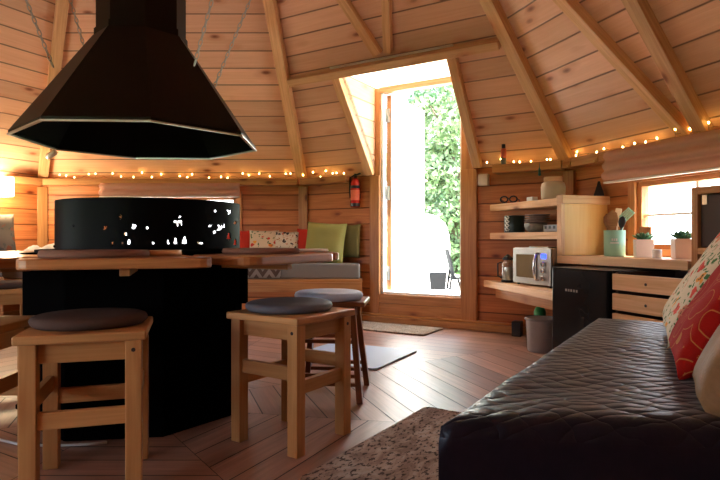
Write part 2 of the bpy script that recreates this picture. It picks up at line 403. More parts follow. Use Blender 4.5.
    def pillow(s, Mx, w, h, t, n=18, pinch=.05):
        def P(i, j, sg):
            u = -1+2*i/n; v = -1+2*j/n
            e = max(0, (1-u**4))**.5*max(0, (1-v**4))**.5
            x = u*w/2*(1-pinch*(1-v*v)); y = v*h/2*(1-pinch*(1-u*u))
            wr = .012*mnoise.noise(V((x*9, y*9, sg*3+w*7)))*e
            return Mx @ V((x, y, sg*t/2*e**.8+wr))
        g = {}
        for sg in (1, -1):
            for i in range(n+1):
                for j in range(n+1):
                    edge = i in (0, n) or j in (0, n)
                    if sg == -1 and edge: g[sg, i, j] = g[1, i, j]
                    else: g[sg, i, j] = s.bm.verts.new(P(i, j, sg))
            for i in range(n):
                for j in range(n):
                    q = [(i, j), (i+1, j), (i+1, j+1), (i, j+1)]
                    if sg == -1: q = q[::-1]
                    f = s.bm.faces.new([g[sg, a, b] for a, b in q]); f.smooth = True
                    for l, (a, b) in zip(f.loops, q): l[s.uv].uv = (a/n*w+sg*.3, b/n*h)
    def build(s, name, mat, parent=None, bevel=0, world=True, seg=2, solid=0, loc=None, subsurf=0):
        me = bpy.data.meshes.new(name)
        if parent is not None and world:
            inv = wmat(parent).inverted(); s.bm.transform(inv)
        elif loc is not None: s.bm.transform(Matrix.Translation(-V(loc)))
        bmesh.ops.recalc_face_normals(s.bm, faces=s.bm.faces) if solid == 0 else None
        s.bm.to_mesh(me); s.bm.free()
        o = bpy.data.objects.new(name, me); COL.objects.link(o)
        mats = mat if isinstance(mat, (list, tuple)) else [mat]
        for m in mats: me.materials.append(M[m] if isinstance(m, str) else m)
        if parent is not None: o.parent = parent
        elif loc is not None: o.location = loc
        if solid:
            md = o.modifiers.new('thickness', 'SOLIDIFY'); md.thickness = solid; md.offset = 0
        if bevel:
            md = o.modifiers.new('bevel', 'BEVEL'); md.width = bevel; md.segments = seg; md.limit_method = 'ANGLE'; md.angle_limit = .7
        if subsurf:
            md = o.modifiers.new('sub', 'SUBSURF'); md.levels = md.render_levels = subsurf
        return o

def wmat(o):
    m = Matrix.LocRotScale(o.location, o.rotation_euler, o.scale)
    return wmat(o.parent) @ m if o.parent else m
def tag(o, label=None, cat=None, group=None, kind=None):
    if label: o['label'] = label
    if cat: o['category'] = cat
    if group: o['group'] = group
    if kind: o['kind'] = kind
    return o
def thing(name, label, cat, loc=(0, 0, 0), rz=0, group=None):
    o = bpy.data.objects.new(name, None); COL.objects.link(o); o.location = loc; o.rotation_euler = (0, 0, rz)
    o.empty_display_size = .1
    return tag(o, label, cat, group)
def st(o, label, cat='room'): return tag(o, label, cat, kind='structure')
def copy_tree(o, parent=None):
    c = o.copy(); COL.objects.link(c)
    if parent: c.parent = parent
    for ch in list(o.children): copy_tree(ch, c)
    return c

# ------------------------------------------------------------------ the hut: octagon plan
CX, CY, ZE, ZA = -.93, 2.4, 1.28, 4.81
PTS = [(-3.01, 5.32), (-.53, 5.32), (1.54, 4.08), (2.34, 1.76), (1.15, -.52), (-1.33, -.52), (-3.40, .72), (-4.20, 3.04)]
PTS = [V((x, y, 0)) for x, y in PTS]
APEX = V((CX, CY, ZA))
def fr(i):
    p, q = PTS[i % 8], PTS[(i+1) % 8]; d = (q-p); L = d.length; d = d/L
    return p, d, V((-d.y, d.x, 0)), L
def wp(i, t, o, z):          # t along wall i, o inward from its face
    p, d, n, L = fr(i); return p+d*t-n*o+V((0, 0, z))
def rp(i, t, z, drop=0):     # a point on roof panel i
    p, d, n, L = fr(i); a = (APEX-p).dot(-n); s_ = (z-ZE)/(ZA-ZE)
    nr = rn(i)
    return p+d*t-n*a*s_+V((0, 0, z))+nr*drop
def rn(i):                   # roof normal, into the room
    p, d, n, L = fr(i); P = p+V((0, 0, ZE)); k = d.cross(APEX-P).normalized()
    return k if k.dot(V((CX, CY, 0))-P) > 0 else -k
def wbox(mb, i, t0, t1, z0, z1, o0, o1, grain=None):
    p, d, n, L = fr(i)
    mb.obox(wp(i, (t0+t1)/2, (o0+o1)/2, (z0+z1)/2), (abs(t1-t0), abs(o1-o0), abs(z1-z0)), (d, n, (0, 0, 1)), grain)
WNAME = ['wall_back', 'wall_door', 'wall_kitchen', 'wall_right', 'wall_rear', 'wall_rear_left', 'wall_left', 'wall_lamp']
HOLES = {0: [(.74, 1.84, .62, 1.12)], 1: [(.83, 1.575, .24, ZE)], 2: [(.60, 1.80, .655, 1.07)], 3: [],
         4: [], 5: [(.35, 2.1, .50, 1.14)], 6: [(.4, 2.1, .50, 1.14)], 7: []}  # rear-left and left openings are added to let in fill light
# floor planks: concentric octagons, mitred on the spokes
mb = MB(); tone = mb.bm.faces.layers.float.new('tone_f')
def floor_build():
    bw = .118; dmax = 3.2; tones = []
    C0 = V((CX, CY, 0))
    for i in range(8):
        a, b = PTS[i]-C0, PTS[(i+1) % 8]-C0
        p, d, n, L = fr(i); ap = a.dot(n); k = int(ap/bw)+1
        for j in range(k+1):
            r0, r1 = j*bw, min((j+1)*bw-.005, ap+.02)
            if r0 >= ap: break
            s0, s1 = r0/ap, r1/ap; g = .0015
            # boards broken into lengths
            ta0, tb0, ta1, tb1 = (a*s0).dot(d)+g, (b*s0).dot(d)-g, (a*s1).dot(d)+g, (b*s1).dot(d)-g
            cuts = []; x = ta1+random.uniform(.9, 1.5)
            while x < tb1-.5: 
                if x > ta0+.1 and x < tb0-.1: cuts.append(x)
                x += random.uniform(1.0, 1.7)
            edges = [None]+cuts+[None]
            for m in range(len(edges)-1):
                l0, l1 = (ta0, ta1) if edges[m] is None else (edges[m]+g,)*2
                h0, h1 = (tb0, tb1) if edges[m+1] is None else (edges[m+1]-g,)*2
                if h0-l0 < 0: h0 = l0 = (h0+l0)/2
                q = [(l0, r0), (h0, r0), (h1, r1), (l1, r1)]
                if abs(h0-l0) < 1e-4: q = [(l0, r0), (h1, r1), (l1, r1)]
                pts = [C0+d*t+n*r for t, r in q]
                tn = random.random()
                f = mb.face([V((v.x, v.y, 0)) for v in pts], [(t, r) for t, r in q]); f[tone] = tn
    # dark sub-floor under the gaps
floor_build()
me_faces_tone = [f[tone] for f in mb.bm.faces]
bmesh.ops.recalc_face_normals(mb.bm, faces=mb.bm.faces)
for f in mb.bm.faces:
    if f.normal.z < 0: f.normal_flip()
floor = mb.build('floor', 'floor')
at = floor.data.attributes.new('tone', 'FLOAT', 'FACE')
for k, v in enumerate(me_faces_tone): at.data[k].value = v
st(floor, 'red-brown plank floor laid in rings around the grill')
mb = MB(); mb.prism([(p.x+(p.x-CX)*.02, p.y+(p.y-CY)*.02) for p in PTS], -.05, -.004); st(mb.build('floor_base', 'dark_int'), 'dark layer under the floor planks')

def wall_mesh(i):
    p, d, n, L = fr(i); hs = HOLES[i]; mb = MB()
    ts = sorted({0, L, *[h[0] for h in hs], *[h[1] for h in hs]}); zs = sorted({0, ZE, *[h[2] for h in hs], *[h[3] for h in hs]})
    for a, b in zip(ts, ts[1:]):
        for z0, z1 in zip(zs, zs[1:]):
            tm, zm = (a+b)/2, (z0+z1)/2
            if any(h[0] < tm < h[1] and h[2] < zm < h[3] for h in hs): continue
            P = lambda t, z, o: wp(i, t, o, z)
            T = -.06
            mb.face([P(a, z0, 0), P(b, z0, 0), P(b, z1, 0), P(a, z1, 0)], [(a, z0), (b, z0), (b, z1), (a, z1)])
            mb.face([P(a, z0, T), P(a, z1, T), P(b, z1, T), P(b, z0, T)], [(a, z0), (a, z1), (b, z1), (b, z0)])
            for (q0, q1) in (((a, z0), (b, z0)), ((b, z0), (b, z1)), ((b, z1), (a, z1)), ((a, z1), (a, z0))):
                mb.face([P(q0[0], q0[1], 0), P(q0[0], q0[1], T), P(q1[0], q1[1], T), P(q1[0], q1[1], 0)], [(q0[0], q0[1]), (q0[0], q0[1]+.06), (q1[0], q1[1]+.06), (q1[0], q1[1])])
    bmesh.ops.remove_doubles(mb.bm, verts=mb.bm.verts, dist=1e-5)
    seen = {}
    for f in list(mb.bm.faces):
        k = tuple(sorted(v.index for v in f.verts))
    return mb.build(WNAME[i], 'wall')
for i in range(8): st(wall_mesh(i), 'horizontal pine boarding of the %s' % WNAME[i].replace('_', ' '))

# roof panels
mb = MB()
def roof_piece(i, tz):
    nr = rn(i); sl = 1/abs(fr(i)[2].dot(nr)) if 0 else 1
    p, d, n, L = fr(i); a = (APEX-p).dot(-n); k = math.hypot(a, ZA-ZE)/(ZA-ZE)
    A = [rp(i, t, z) for t, z in tz]; B = [q-nr*.05 for q in A]; uv = [(t+i*11.3, z*k+i*7.1) for t, z in tz]
    mb.face(A, uv); mb.face(B[::-1], uv[::-1])
    m = len(A)
    for j in range(m):
        mb.face([A[j], B[j], B[(j+1) % m], A[(j+1) % m]], [uv[j], uv[j], uv[(j+1) % m], uv[(j+1) % m]])
HD = 2.04; T0, T1 = .78, 1.68
for i in range(8):
    p, d, n, L = fr(i); tcx = (APEX-p).dot(d); k = .035; zl = ZE-k*(ZA-ZE)
    if i != 1: roof_piece(i, [(-k*tcx, zl), (L+k*(L-tcx), zl), (tcx, ZA)])
    else:
        s_ = (HD-ZE)/(ZA-ZE); tl, tr = tcx*s_, L-(L-tcx)*s_
        roof_piece(i, [(-k*tcx, zl), (T0, zl), (T0, HD), (tl, HD)])
        roof_piece(i, [(T1, zl), (L+k*(L-tcx), zl), (tr, HD), (T1, HD)])
        roof_piece(i, [(tl, HD), (tr, HD), (tcx, ZA)])
st(mb.build('ceiling', 'ceil'), 'sloping pine board ceiling')

# dormer over the door: cheeks, milky roof sheet
nins = (APEX-PTS[1]).dot(-fr(1)[2])*(HD-ZE)/(ZA-ZE)
mb = MB()
for t, s_ in ((T0, -1), (T1, 1)):
    for e in (0, .03):
        q = [(0, ZE), (nins, HD), (-.06, HD), (-.06, ZE)]
        mb.face([wp(1, t+s_*e, o, z) for o, z in q], [(o, z) for o, z in q])
st(mb.build('trim_1', 'ceil'), 'pine cheeks of the dormer over the door')
mb = MB(); wbox(mb, 1, T0-.06, T1+.06, HD+.012, HD+.024, -.12, nins+.05); st(mb.build('trim_2', 'skylight'), 'milky roof sheet of the dormer over the door')

# hip rafters
ntrim = [3]
def trim(mb, mat, label, bevel=.004):
    o = mb.build('trim_%d' % ntrim[0], mat, bevel=bevel); ntrim[0] += 1; return st(o, label)
for i in range(8):
    P = PTS[i]+V((0, 0, ZE)); inw = (V((CX, CY, ZE))-P).normalized(); up = (rn(i-1)+rn(i)).normalized()
    mb = MB(); a = P+up*.028+(APEX-P)*.0; b = P+(APEX-P)*.93+up*.028
    mb.beam(a, b, .085, .10, up); trim(mb, 'beam', 'main hip rafter of the pine roof')
# beams of the door panel
def rbeam(i, t0, z0, t1, z1, w, h, label, drop=None):
    mb = MB(); k = h/2-.01 if drop is None else drop
    mb.beam(rp(i, t0, z0, k), rp(i, t1, z1, k), w, h, rn(i)); return trim(mb, 'beam', label)
rbeam(1, .32, HD, 2.07, HD, .06, .10, 'horizontal pine beam above the door dormer')
rbeam(1, T0-.035, 1.30, T0-.035, HD-.03, .07, .06, 'short rafter on the left of the door dormer')
rbeam(1, T1+.035, 1.30, T1+.035, HD-.03, .07, .06, 'short rafter on the right of the door dormer')
rbeam(1, 1.165, HD+.06, .67, 3.25, .07, .06, 'left rafter of the V above the door beam')
rbeam(1, 1.245, HD+.06, 1.67, 3.25, .06, .06, 'right rafter of the V above the door beam')
rbeam(2, 1.0, ZE+.03, .42, 3.05, .07, .07, 'left rafter of the V over the kitchen window')
rbeam(2, 1.10, ZE+.03, 1.20, 3.5, .08, .07, 'right rafter of the V over the kitchen window')

# corner posts, ledges, baseboards
for i in range(8):
    C_ = PTS[i]; u = (V((CX, CY, 0))-C_).normalized(); s_ = V((-u.y, u.x, 0))
    mb = MB(); mb.obox(C_+u*.02+V((0, 0, (ZE-.07)/2)), (.05, .085, ZE-.07), (u, s_, (0, 0, 1))); trim(mb, 'trim', 'upright corner post of the hut')
def ledge(i, t0, t1, w=.13):
    mb = MB(); wbox(mb, i, t0, t1, ZE-.062, ZE-.002, 0.002, w); trim(mb, 'trim', 'pine ledge along the top of the wall')
for i in range(8):
    L = fr(i)[3]
    if i == 1: ledge(1, .05, .55); ledge(1, 1.86, L-.05)
    elif i == 7: ledge(7, 2.22, L-.05)
    else: ledge(i, .05, L-.05)
for i in range(8):
    mb = MB(); L = fr(i)[3]
    if i == 1:
        wbox(mb, 1, .02, L-.02, 0, .055, .002, .06); wbox(mb, 1, .6, L-.35, .055, .075, .002, .045)
        nm = 'baseboard_door'
    else:
        wbox(mb, i, .02, L-.02, 0, .07, .002, .02); nm = 'baseboard_'+WNAME[i][5:]
    st(mb.build(nm, 'trim', bevel=.012 if i == 1 else .003), 'pine baseboard of the %s' % WNAME[i].replace('_', ' '))

# ------------------------------------------------------------------ door
door = thing('door_1', 'open door in its pine frame', 'door', wp(1, 1.2, 0, 0)); st(door, 'open door in its pine frame', 'door')
mb = MB(); wbox(mb, 1, .735, .83, .075, 1.27, .0, .035); mb.build('frame_post', 'frame', door, .003)
mb = MB(); wbox(mb, 1, 1.575, 1.705, .075, 1.27, .0, .035); mb.build('frame_post', 'frame', door, .003)
mb = MB(); wbox(mb, 1, .83, 1.575, .075, .165, .003, .028); wbox(mb, 1, .83, 1.575, .168, .245, .003, .028); mb.build('sill_board', 'frame', door, .003)
mb = MB(); wbox(mb, 1, T0, .832, 1.27, 2.03, -.06, .02); wbox(mb, 1, 1.573, T1, 1.27, 2.03, -.06, .02); wbox(mb, 1, .83, 1.575, 1.985, 2.035, -.06, .02); mb.build('frame_jamb', 'frame', door, .003)
mb = MB(); wbox(mb, 1, .83, .852, .245, 1.985, -.06, .0); wbox(mb, 1, 1.555, 1.575, .245, 1.985, -.06, 0); wbox(mb, 1, .83, 1.575, .245, .262, -.06, 0); mb.build('door_stop', 'white', door)
# the leaf, hinged on the left and swung out square to the wall
p1, d1, n1, L1 = fr(1)
H = wp(1, .875, -.075, 0)
mb = MB()
def leafbox(mb, a0, a1, z0, z1, b0=-.02, b1=.02): mb.obox(H+n1*((a0+a1)/2)+d1*((b0+b1)/2)+V((0, 0, (z0+z1)/2)), (a1-a0, b1-b0, z1-z0), (n1, d1, (0, 0, 1)))
leafbox(mb, 0, .70, .27, 1.98)
leaf = mb.build('door_leaf', 'white', door, .004)  # white stands in for sun overexposure on the leaf
tag(leaf, 'door leaf swung open outside, coloured white for sun glare')
mb = MB(); leafbox(mb, -.012, .0, .27, 1.98, -.021, .021); e = mb.build('leaf_edge', 'frame', leaf)
mb = MB(); leafbox(mb, .62, .64, 1.22, 1.34, .02, .035); leafbox(mb, .62, .635, 1.275, 1.29, .035, .075); leafbox(mb, .53, .635, 1.273, 1.292, .065, .082); mb.build('handle', 'brass', leaf, .003)
for z in (.42, 1.12, 1.80):
    mb = MB(); wbox(mb, 1, .853, .888, z-.06, z+.06, -.064, -.052); mb.lathe(wp(1, .862, -.05, z-.06), [(.008, 0), (.008, .12)], 10); mb.build('hinge', 'steel', door)

# ------------------------------------------------------------------ windows
def window(nr_, i, h, nt_=1, nz=1):
    t0, t1, z0, z1 = h
    w = thing('window_%d' % nr_, '', 'window', wp(i, (t0+t1)/2, 0, z0)); st(w, 'pine framed window in the %s' % WNAME[i].replace('_', ' '), 'window')
    mb = MB()
    for a in ((t0-.055, t0, z0-.043, z1+.05), (t1, t1+.055, z0-.043, z1+.05), (t0, t1, z0-.043, z0), (t0, t1, z1, z1+.05)):
        wbox(mb, i, *a, .001, .025)
    for a in ((t0, t0+.03, z0, z1), (t1-.03, t1, z0, z1), (t0, t1, z0, z0+.03), (t0, t1, z1-.03, z1)):
        wbox(mb, i, *a, -.06, 0)
    mb.build('window_frame', 'frame', w, .002)
    mb = MB()
    for k in range(1, nt_+1): x = t0+(t1-t0)*k/(nt_+1); wbox(mb, i, x-.009, x+.009, z0+.03, z1-.03, -.05, -.02)
    for k in range(1, nz+1): x = z0+(z1-z0)*k/(nz+1); wbox(mb, i, t0+.03, t1-.03, x-.007, x+.007, -.049, -.021)
    mb.build('glazing_bar', 'white', w)
    mb = MB(); wbox(mb, i, t0+.03, t1-.03, z0+.03, z1-.03, -.037, -.033); mb.build('pane', 'glass', w)
    ld = bpy.data.lights.new('window_portal', 'AREA'); ld.shape = 'RECTANGLE'; ld.size = t1-t0; ld.size_y = z1-z0; ld.cycles.is_portal = True
    lo = bpy.data.objects.new('window_portal', ld); COL.objects.link(lo); p, d, n, L = fr(i)
    lo.matrix_world = Matrix.Translation(wp(i, (t0+t1)/2, -.075, (z0+z1)/2)) @ Matrix((d, V((0, 0, 1)), n)).transposed().to_4x4()
wn = 1
for i in (2, 0, 5, 6):  # rear-left and left windows are unseen, added to light the interior
    window(wn, i, HOLES[i][0], 2, 1); wn += 1
ld = bpy.data.lights.new('door_portal', 'AREA'); ld.shape = 'RECTANGLE'; ld.size = .74; ld.size_y = 1.74; ld.cycles.is_portal = True
lo = bpy.data.objects.new('door_portal', ld); COL.objects.link(lo)
lo.matrix_world = Matrix.Translation(wp(1, 1.2, -.07, 1.12)) @ Matrix((d1, V((0, 0, 1)), n1)).transposed().to_4x4()

def blind(i, t0, t1, z0, z1, label, folds=3, off=.131):
    b = thing('roman_blind', label, 'blind', wp(i, (t0+t1)/2, 0, z1))
    mb = MB(); prof = []
    n = 26
    for k in range(n+1):
        f = k/n; z = z1+(z0-z1)*f
        o = off+.01+.022*f+.026*abs(math.sin(f*folds*PI))
        prof.append((o, z))
    prof = prof+[(off, z0), (off, z1)]
    m = 24; rings = []
    for q in range(m+1):
        t = t0+(t1-t0)*q/m
        sag = .012*math.sin(PI*q/m)
        rings.append([mb.bm.verts.new(wp(i, t, o, z-sag*((z1-z)/(z1-z0)))) for o, z in prof])
    L_ = len(prof)
    for q in range(m):
        for k in range(L_):
            f = mb.bm.faces.new([rings[q][k], rings[q][(k+1) % L_], rings[q+1][(k+1) % L_], rings[q+1][k]]); f.smooth = k < n
            for l, (a, bb) in zip(f.loops, ((q, k), (q, k+1), (q+1, k+1), (q+1, k))): l[mb.uv].uv = (a*.06, bb*.02)
    mb.bm.faces.new(rings[0]); mb.bm.faces.new(rings[-1][::-1])
    mb.build('cloth', 'blind', b)
    mb = MB(); mb.beam(wp(i, t0, off+.02, z0-.012), wp(i, t1, off+.02, z0-.012), .03, .012); mb.build('bottom_bar', 'pinkwhite', b)
blind(2, .49, 1.92, 1.085, 1.272, 'rolled-up pink-brown roman blind above the kitchen window')
blind(0, .62, 1.90, 1.12, 1.235, 'rolled-up pink-brown roman blind behind the grill', 2)

# ------------------------------------------------------------------ grill with hood, table ring
OCT = lambda R, a0, z, n=8: [V((CX+R*math.cos(a0+2*PI*k/n), CY+R*math.sin(a0+2*PI*k/n), z)) for k in range(n)]
grill = thing('fire_pit_grill', 'black octagonal grill base with curved cut-out wind shield in the middle of the hut', 'grill', (CX, CY, 0))
def octloft(mb, levels, a0, capb=True, capt=True):
    rings = [[mb.bm.verts.new(p) for p in OCT(R, a0, z)] for R, z in levels]
    for k in range(len(rings)-1):
        for i in range(8):
            j = (i+1) % 8; mb.bm.faces.new([rings[k][i], rings[k][j], rings[k+1][j], rings[k+1][i]])
    if capb: mb.bm.faces.new(rings[0][::-1])
    if capt: mb.bm.faces.new(rings[-1])
YA = -PI/2+PI/8+math.radians(8)
mb = MB(); octloft(mb, [(.44, 0), (.44, .635), (.455, .64), (.455, .66)], YA); mb.build('base', 'black_steel', grill, .006)
mb = MB(); octloft(mb, [(.46, .06), (.462, .06), (.462, .075), (.46, .075)], YA, False, False); mb.build('kick_band', 'black_steel', grill)
mb = MB(); mb.lathe((CX, CY, .66), [(.40, 0), (.40, .012), (.34, .014), (.33, -.0), (.01, -.0)], 40); mb.build('fire_bowl', 'hood_in', grill)
mb = MB()
for k in range(-9, 10):
    x = k*.034; y = math.sqrt(max(0, .33**2-x*x)); mb.tube([(CX+x, CY-y, .685), (CX+x, CY+y, .685)], .004, 6)
mb.tube([(CX+.33*math.cos(a*PI/16), CY+.33*math.sin(a*PI/16), .685) for a in range(32)], .006, 6, True); mb.build('grate', 'black_steel', grill)
# wind shield: a curved sheet, animals and trees cut right through it
RS = .365; SZ0, SZ1 = .674, .865; SX, SY = CX+.042, CY+.0
def px_on_shield(px, py):
    dx, dz = (px-360)/562, -(py-240)/562
    a = dx*dx+1; b = -2*(SX*dx+SY); c_ = SX*SX+SY*SY-RS*RS
    dd = b*b-4*a*c_
    if dd < 0: return None
    s_ = (-b-math.sqrt(dd))/(2*a); x, y = dx*s_-SX, s_-SY
    return math.atan2(y, x)*RS, EYE+dz*s_
polys = []
def cut(cx_, cy_, pts, sc=1.0, ang=0):
    q = []; sc = sc*.74
    for x, y in pts:
        X, Y = x*sc, y*sc; X, Y = X*math.cos(ang)-Y*math.sin(ang), X*math.sin(ang)+Y*math.cos(ang)
        r = px_on_shield(min(cx_+X, 236.5), cy_+Y)
        if r: q.append(r)
    if len(q) > 2: polys.append(q)
bird = [(-1, .1), (-.45, -.05), (-.1, -.9), (.15, -.75), (.2, -.1), (.95, -.75), (.8, -.3), (.3, .3), (-.2, .45)]
spruce = [(0, -1), (.28, -.45), (.14, -.45), (.42, .1), (.2, .1), (.55, .72), (.1, .72), (.1, 1), (-.1, 1), (-.1, .72), (-.55, .72), (-.2, .1), (-.42, .1), (-.14, -.45), (-.28, -.45)]
moose = [(-1, -.6), (-.7, -.25), (-.55, -.6), (-.4, -.15), (.2, -.2), (.8, -.3), (1, .1), (.85, .3), (.9, 1), (.7, 1), (.6, .4), (-.1, .4), (-.15, 1), (-.35, 1), (-.4, .3), (-.8, .25), (-.95, 0)]
dot = [(math.cos(k*PI/4), math.sin(k*PI/4)) for k in range(8)]
for x, y, s_, sh, an in ((134, 227, 4.5, bird, -.3), (105.5, 228, 3.5, bird, -.4), (121, 217, 3.4, bird, -1.2), (74, 226, 1.6, dot, 0), (147, 228, 1.4, dot, 0),
                         (112.5, 244, 3.6, spruce, 0), (122.5, 243.5, 3, spruce, 0), (129, 242, 4.6, spruce, 0), (125.5, 234, 2.0, dot, 0),
                         (178, 222, 5.4, moose, -.15), (168, 242, 3, spruce, 0), (175.5, 241, 4.5, spruce, 0), (184.5, 240, 5.5, spruce, 0), (180, 217, 2.2, bird, 0),
                         (210, 226, 2.6, bird, 0), (220, 228, 5.6, bird, -.5), (215, 211, 1.5, dot, 0), (214.5, 232, 1.9, dot, 0), (224, 226, 3, spruce, .2),
                         (229.5, 212, 4.6, bird, -.9), (228.5, 236, 5.5, spruce, 0), (235, 223, 3.5, bird, 0), (235, 242, 5, spruce, 0), (200, 243, 3.5, moose, 0), (153, 243, 2.5, spruce, 0)):
    cut(x, y, sh, s_, an)
def inside(p, poly):
    c_ = False; n = len(poly); j = n-1
    for i in range(n):
        if (poly[i][1] > p[1]) != (poly[j][1] > p[1]) and p[0] < (poly[j][0]-poly[i][0])*(p[1]-poly[i][1])/(poly[j][1]-poly[i][1])+poly[i][0]: c_ = not c_
        j = i
    return c_
boxes = [(min(q[0] for q in P)-.001, max(q[0] for q in P)+.001, min(q[1] for q in P)-.001, max(q[1] for q in P)+.001, P) for P in polys]
mb = MB(); A0, A1 = math.radians(-194), math.radians(18); NA, NZ = 460, 80; g = {}
def gv(i, j):
    if (i, j) not in g:
        a = A0+(A1-A0)*i/NA; g[i, j] = mb.bm.verts.new((SX+RS*math.cos(a), SY+RS*math.sin(a), SZ0+(SZ1-SZ0)*j/NZ))
    return g[i, j]
for i in range(NA):
    for j in range(NZ):
        p = ((A0+(A1-A0)*(i+.5)/NA)*RS, SZ0+(SZ1-SZ0)*(j+.5)/NZ)
        if any(b[0] < p[0] < b[1] and b[2] < p[1] < b[3] and inside(p, b[4]) for b in boxes): continue
        f = mb.bm.faces.new([gv(i, j), gv(i+1, j), gv(i+1, j+1), gv(i, j+1)]); f.smooth = True
mb.build('wind_shield', 'shield_steel', grill, solid=.003)

hood = thing('grill_hood', 'black steel cone hood with octagonal rim and flue hanging over the grill', 'hood', (CX, CY, 1.115))
YH = -PI/2+PI/8+math.radians(2)
mb = MB(); rr = [(.487, 1.125), (.489, 1.138), (.19, 1.555), (.178, 1.555)]
octloft(mb, rr, YH, False, False); mb.build('hood_cone', 'hood', hood, solid=.004)
mb = MB(); octloft(mb, [(.478, 1.13), (.478, 1.14), (.18, 1.545)], YH, False, False); mb.build('hood_lining', 'hood_in', hood, solid=.003)
mb = MB(); octloft(mb, [(.484, 1.121), (.496, 1.121), (.496, 1.127), (.484, 1.127), (.484, 1.121)], YH, False, False); mb.build('rim', 'white_metal', hood)
mb = MB(); octloft(mb, [(.178, 1.545), (.178, ZA+.5)], YH, False, False); octloft(mb, [(.186, 1.553), (.186, 1.585), (.178, 1.585)], YH, False, False); mb.build('flue', 'hood', hood, solid=.003)

def chain(p, q, label):
    p, q = V(p), V(q); d = (q-p); n = int(d.length/.026); d.normalize()
    x = d.cross(V((0, 1, 0))).normalized(); y = d.cross(x)
    mb = MB()
    for k in range(n):
        c = p+d*(.026*(k+.5)); s_ = x if k % 2 else y
        mb.tube([c+d*(.016*math.cos(a*PI/5))+s_*(.0068*math.sin(a*PI/5)) for a in range(10)], .0022, 5, True)
    tag(mb.build('chain', 'steel', loc=p), label, 'chain', 'chains that hold up the hood')
    return
for p, q, lb in (((-.655, 2.22, 1.40), (-.02, 2.05, 3.48), 'steel chain up from the right front of the hood'),
                 ((-.69, 2.62, 1.40), (.06, 2.9, 3.45), 'steel chain up from the right back of the hood'),
                 ((-1.245, 2.28, 1.412), (-1.98, 2.1, 3.42), 'steel chain up from the left front of the hood'),
                 ((-1.22, 2.6, 1.412), (-1.9, 2.85, 3.4), 'steel chain up from the left back of the hood')):
    chain(p, q, lb)

# table ring of eight trapezoid planks with rounded corners
tbl = thing('grill_table', 'ring of eight pine planks around the grill forming the table', 'table', (CX, CY, 0))
TZ0, TZ1 = .625, .657; A_ = math.radians(-95)
def rounded(poly, r, n=5):
    out = []; m = len(poly)
    for i in range(m):
        p, a, b = V(poly[i]), V(poly[i-1]), V(poly[(i+1) % m]); u = (a-p).normalized(); w = (b-p).normalized()
        th = u.angle(w); t = min(r/math.tan(th/2), (a-p).length*.45, (b-p).length*.45); s0 = p+u*t; s1 = p+w*t
        for k in range(n+1):
            f = k/n; out.append(((1-f)**2*s0+2*f*(1-f)*p+f*f*s1)[:])
    return out
for k in range(8):
    a0, a1 = A_+k*PI/4, A_+(k+1)*PI/4; am = (a0+a1)/2
    P = lambda R, a: (CX+R*math.cos(a), CY+R*math.sin(a))
    g_ = .05
    poly = [P(.47, a0+.02), P(.47, a1-.05), P(.86, a1-.075), P(.86, a0+.03)]
    poly = rounded(poly, .06)
    mb = MB(); mb.prism(poly, TZ0, TZ1, am+PI/2); mb.build('plank', 'table', tbl, .006, seg=3)
    mb = MB()
    mb.beam((CX+.45*math.cos(am), CY+.45*math.sin(am), .613), (CX+.76*math.cos(am), CY+.76*math.sin(am), .613), .03, .022); 
    mb.build('plank_support', 'trim', tbl, .002)
    mb = MB(); x, y = P(.62, a0); u = V((math.cos(a0), math.sin(a0), 0)); w = V((-u.y, u.x, 0))
    mb.obox((CX+.56*u.x, CY+.56*u.y, .618), (.26, .03, .012), (u, w, (0, 0, 1))); mb.obox((CX+.442*u.x, CY+.442*u.y, .605 if k != 2 else .53), (.03, .03, .02 if k != 2 else .17), (u, w, (0, 0, 1)))
    mb.build('bracket', 'black_steel', tbl)

def disc_mat(name, c, r, h, mat, label, cat, group=None, z=TZ1+.001):
    t = (c[0], c[1], z); mb = MB(); mb.lathe(t, [(r*.98, 0), (r, h*.4), (r*.97, h), (r*.5, h*1.02), (.004, h*1.02)], 36)
    return tag(mb.build(name, mat, loc=t), label, cat, group)
disc_mat('placemat', (-.83, 1.765), .16, .02, 'mat_brown', 'large round brown placemat on the front table plank above the nearest stool', 'placemat')
disc_mat('placemat', (-.385, 2.19), .15, .02, 'mat_brown', 'round brown placemat on the right table plank beside the wind shield', 'placemat')
disc_mat('placemat', (-1.44, 1.95), .14, .018, 'mat_brown', 'round brown placemat at the left edge of the picture on the table ring', 'placemat')
disc_mat('coaster', (-.655, 1.885), .055, .018, 'shelf', 'small pale wooden disc lying on the table in front of the wind shield', 'coaster')
disc_mat('coaster', (-.225, 2.50), .085, .012, 'label_white', 'pale disc at the far right end of the table behind the brown placemat', 'coaster')

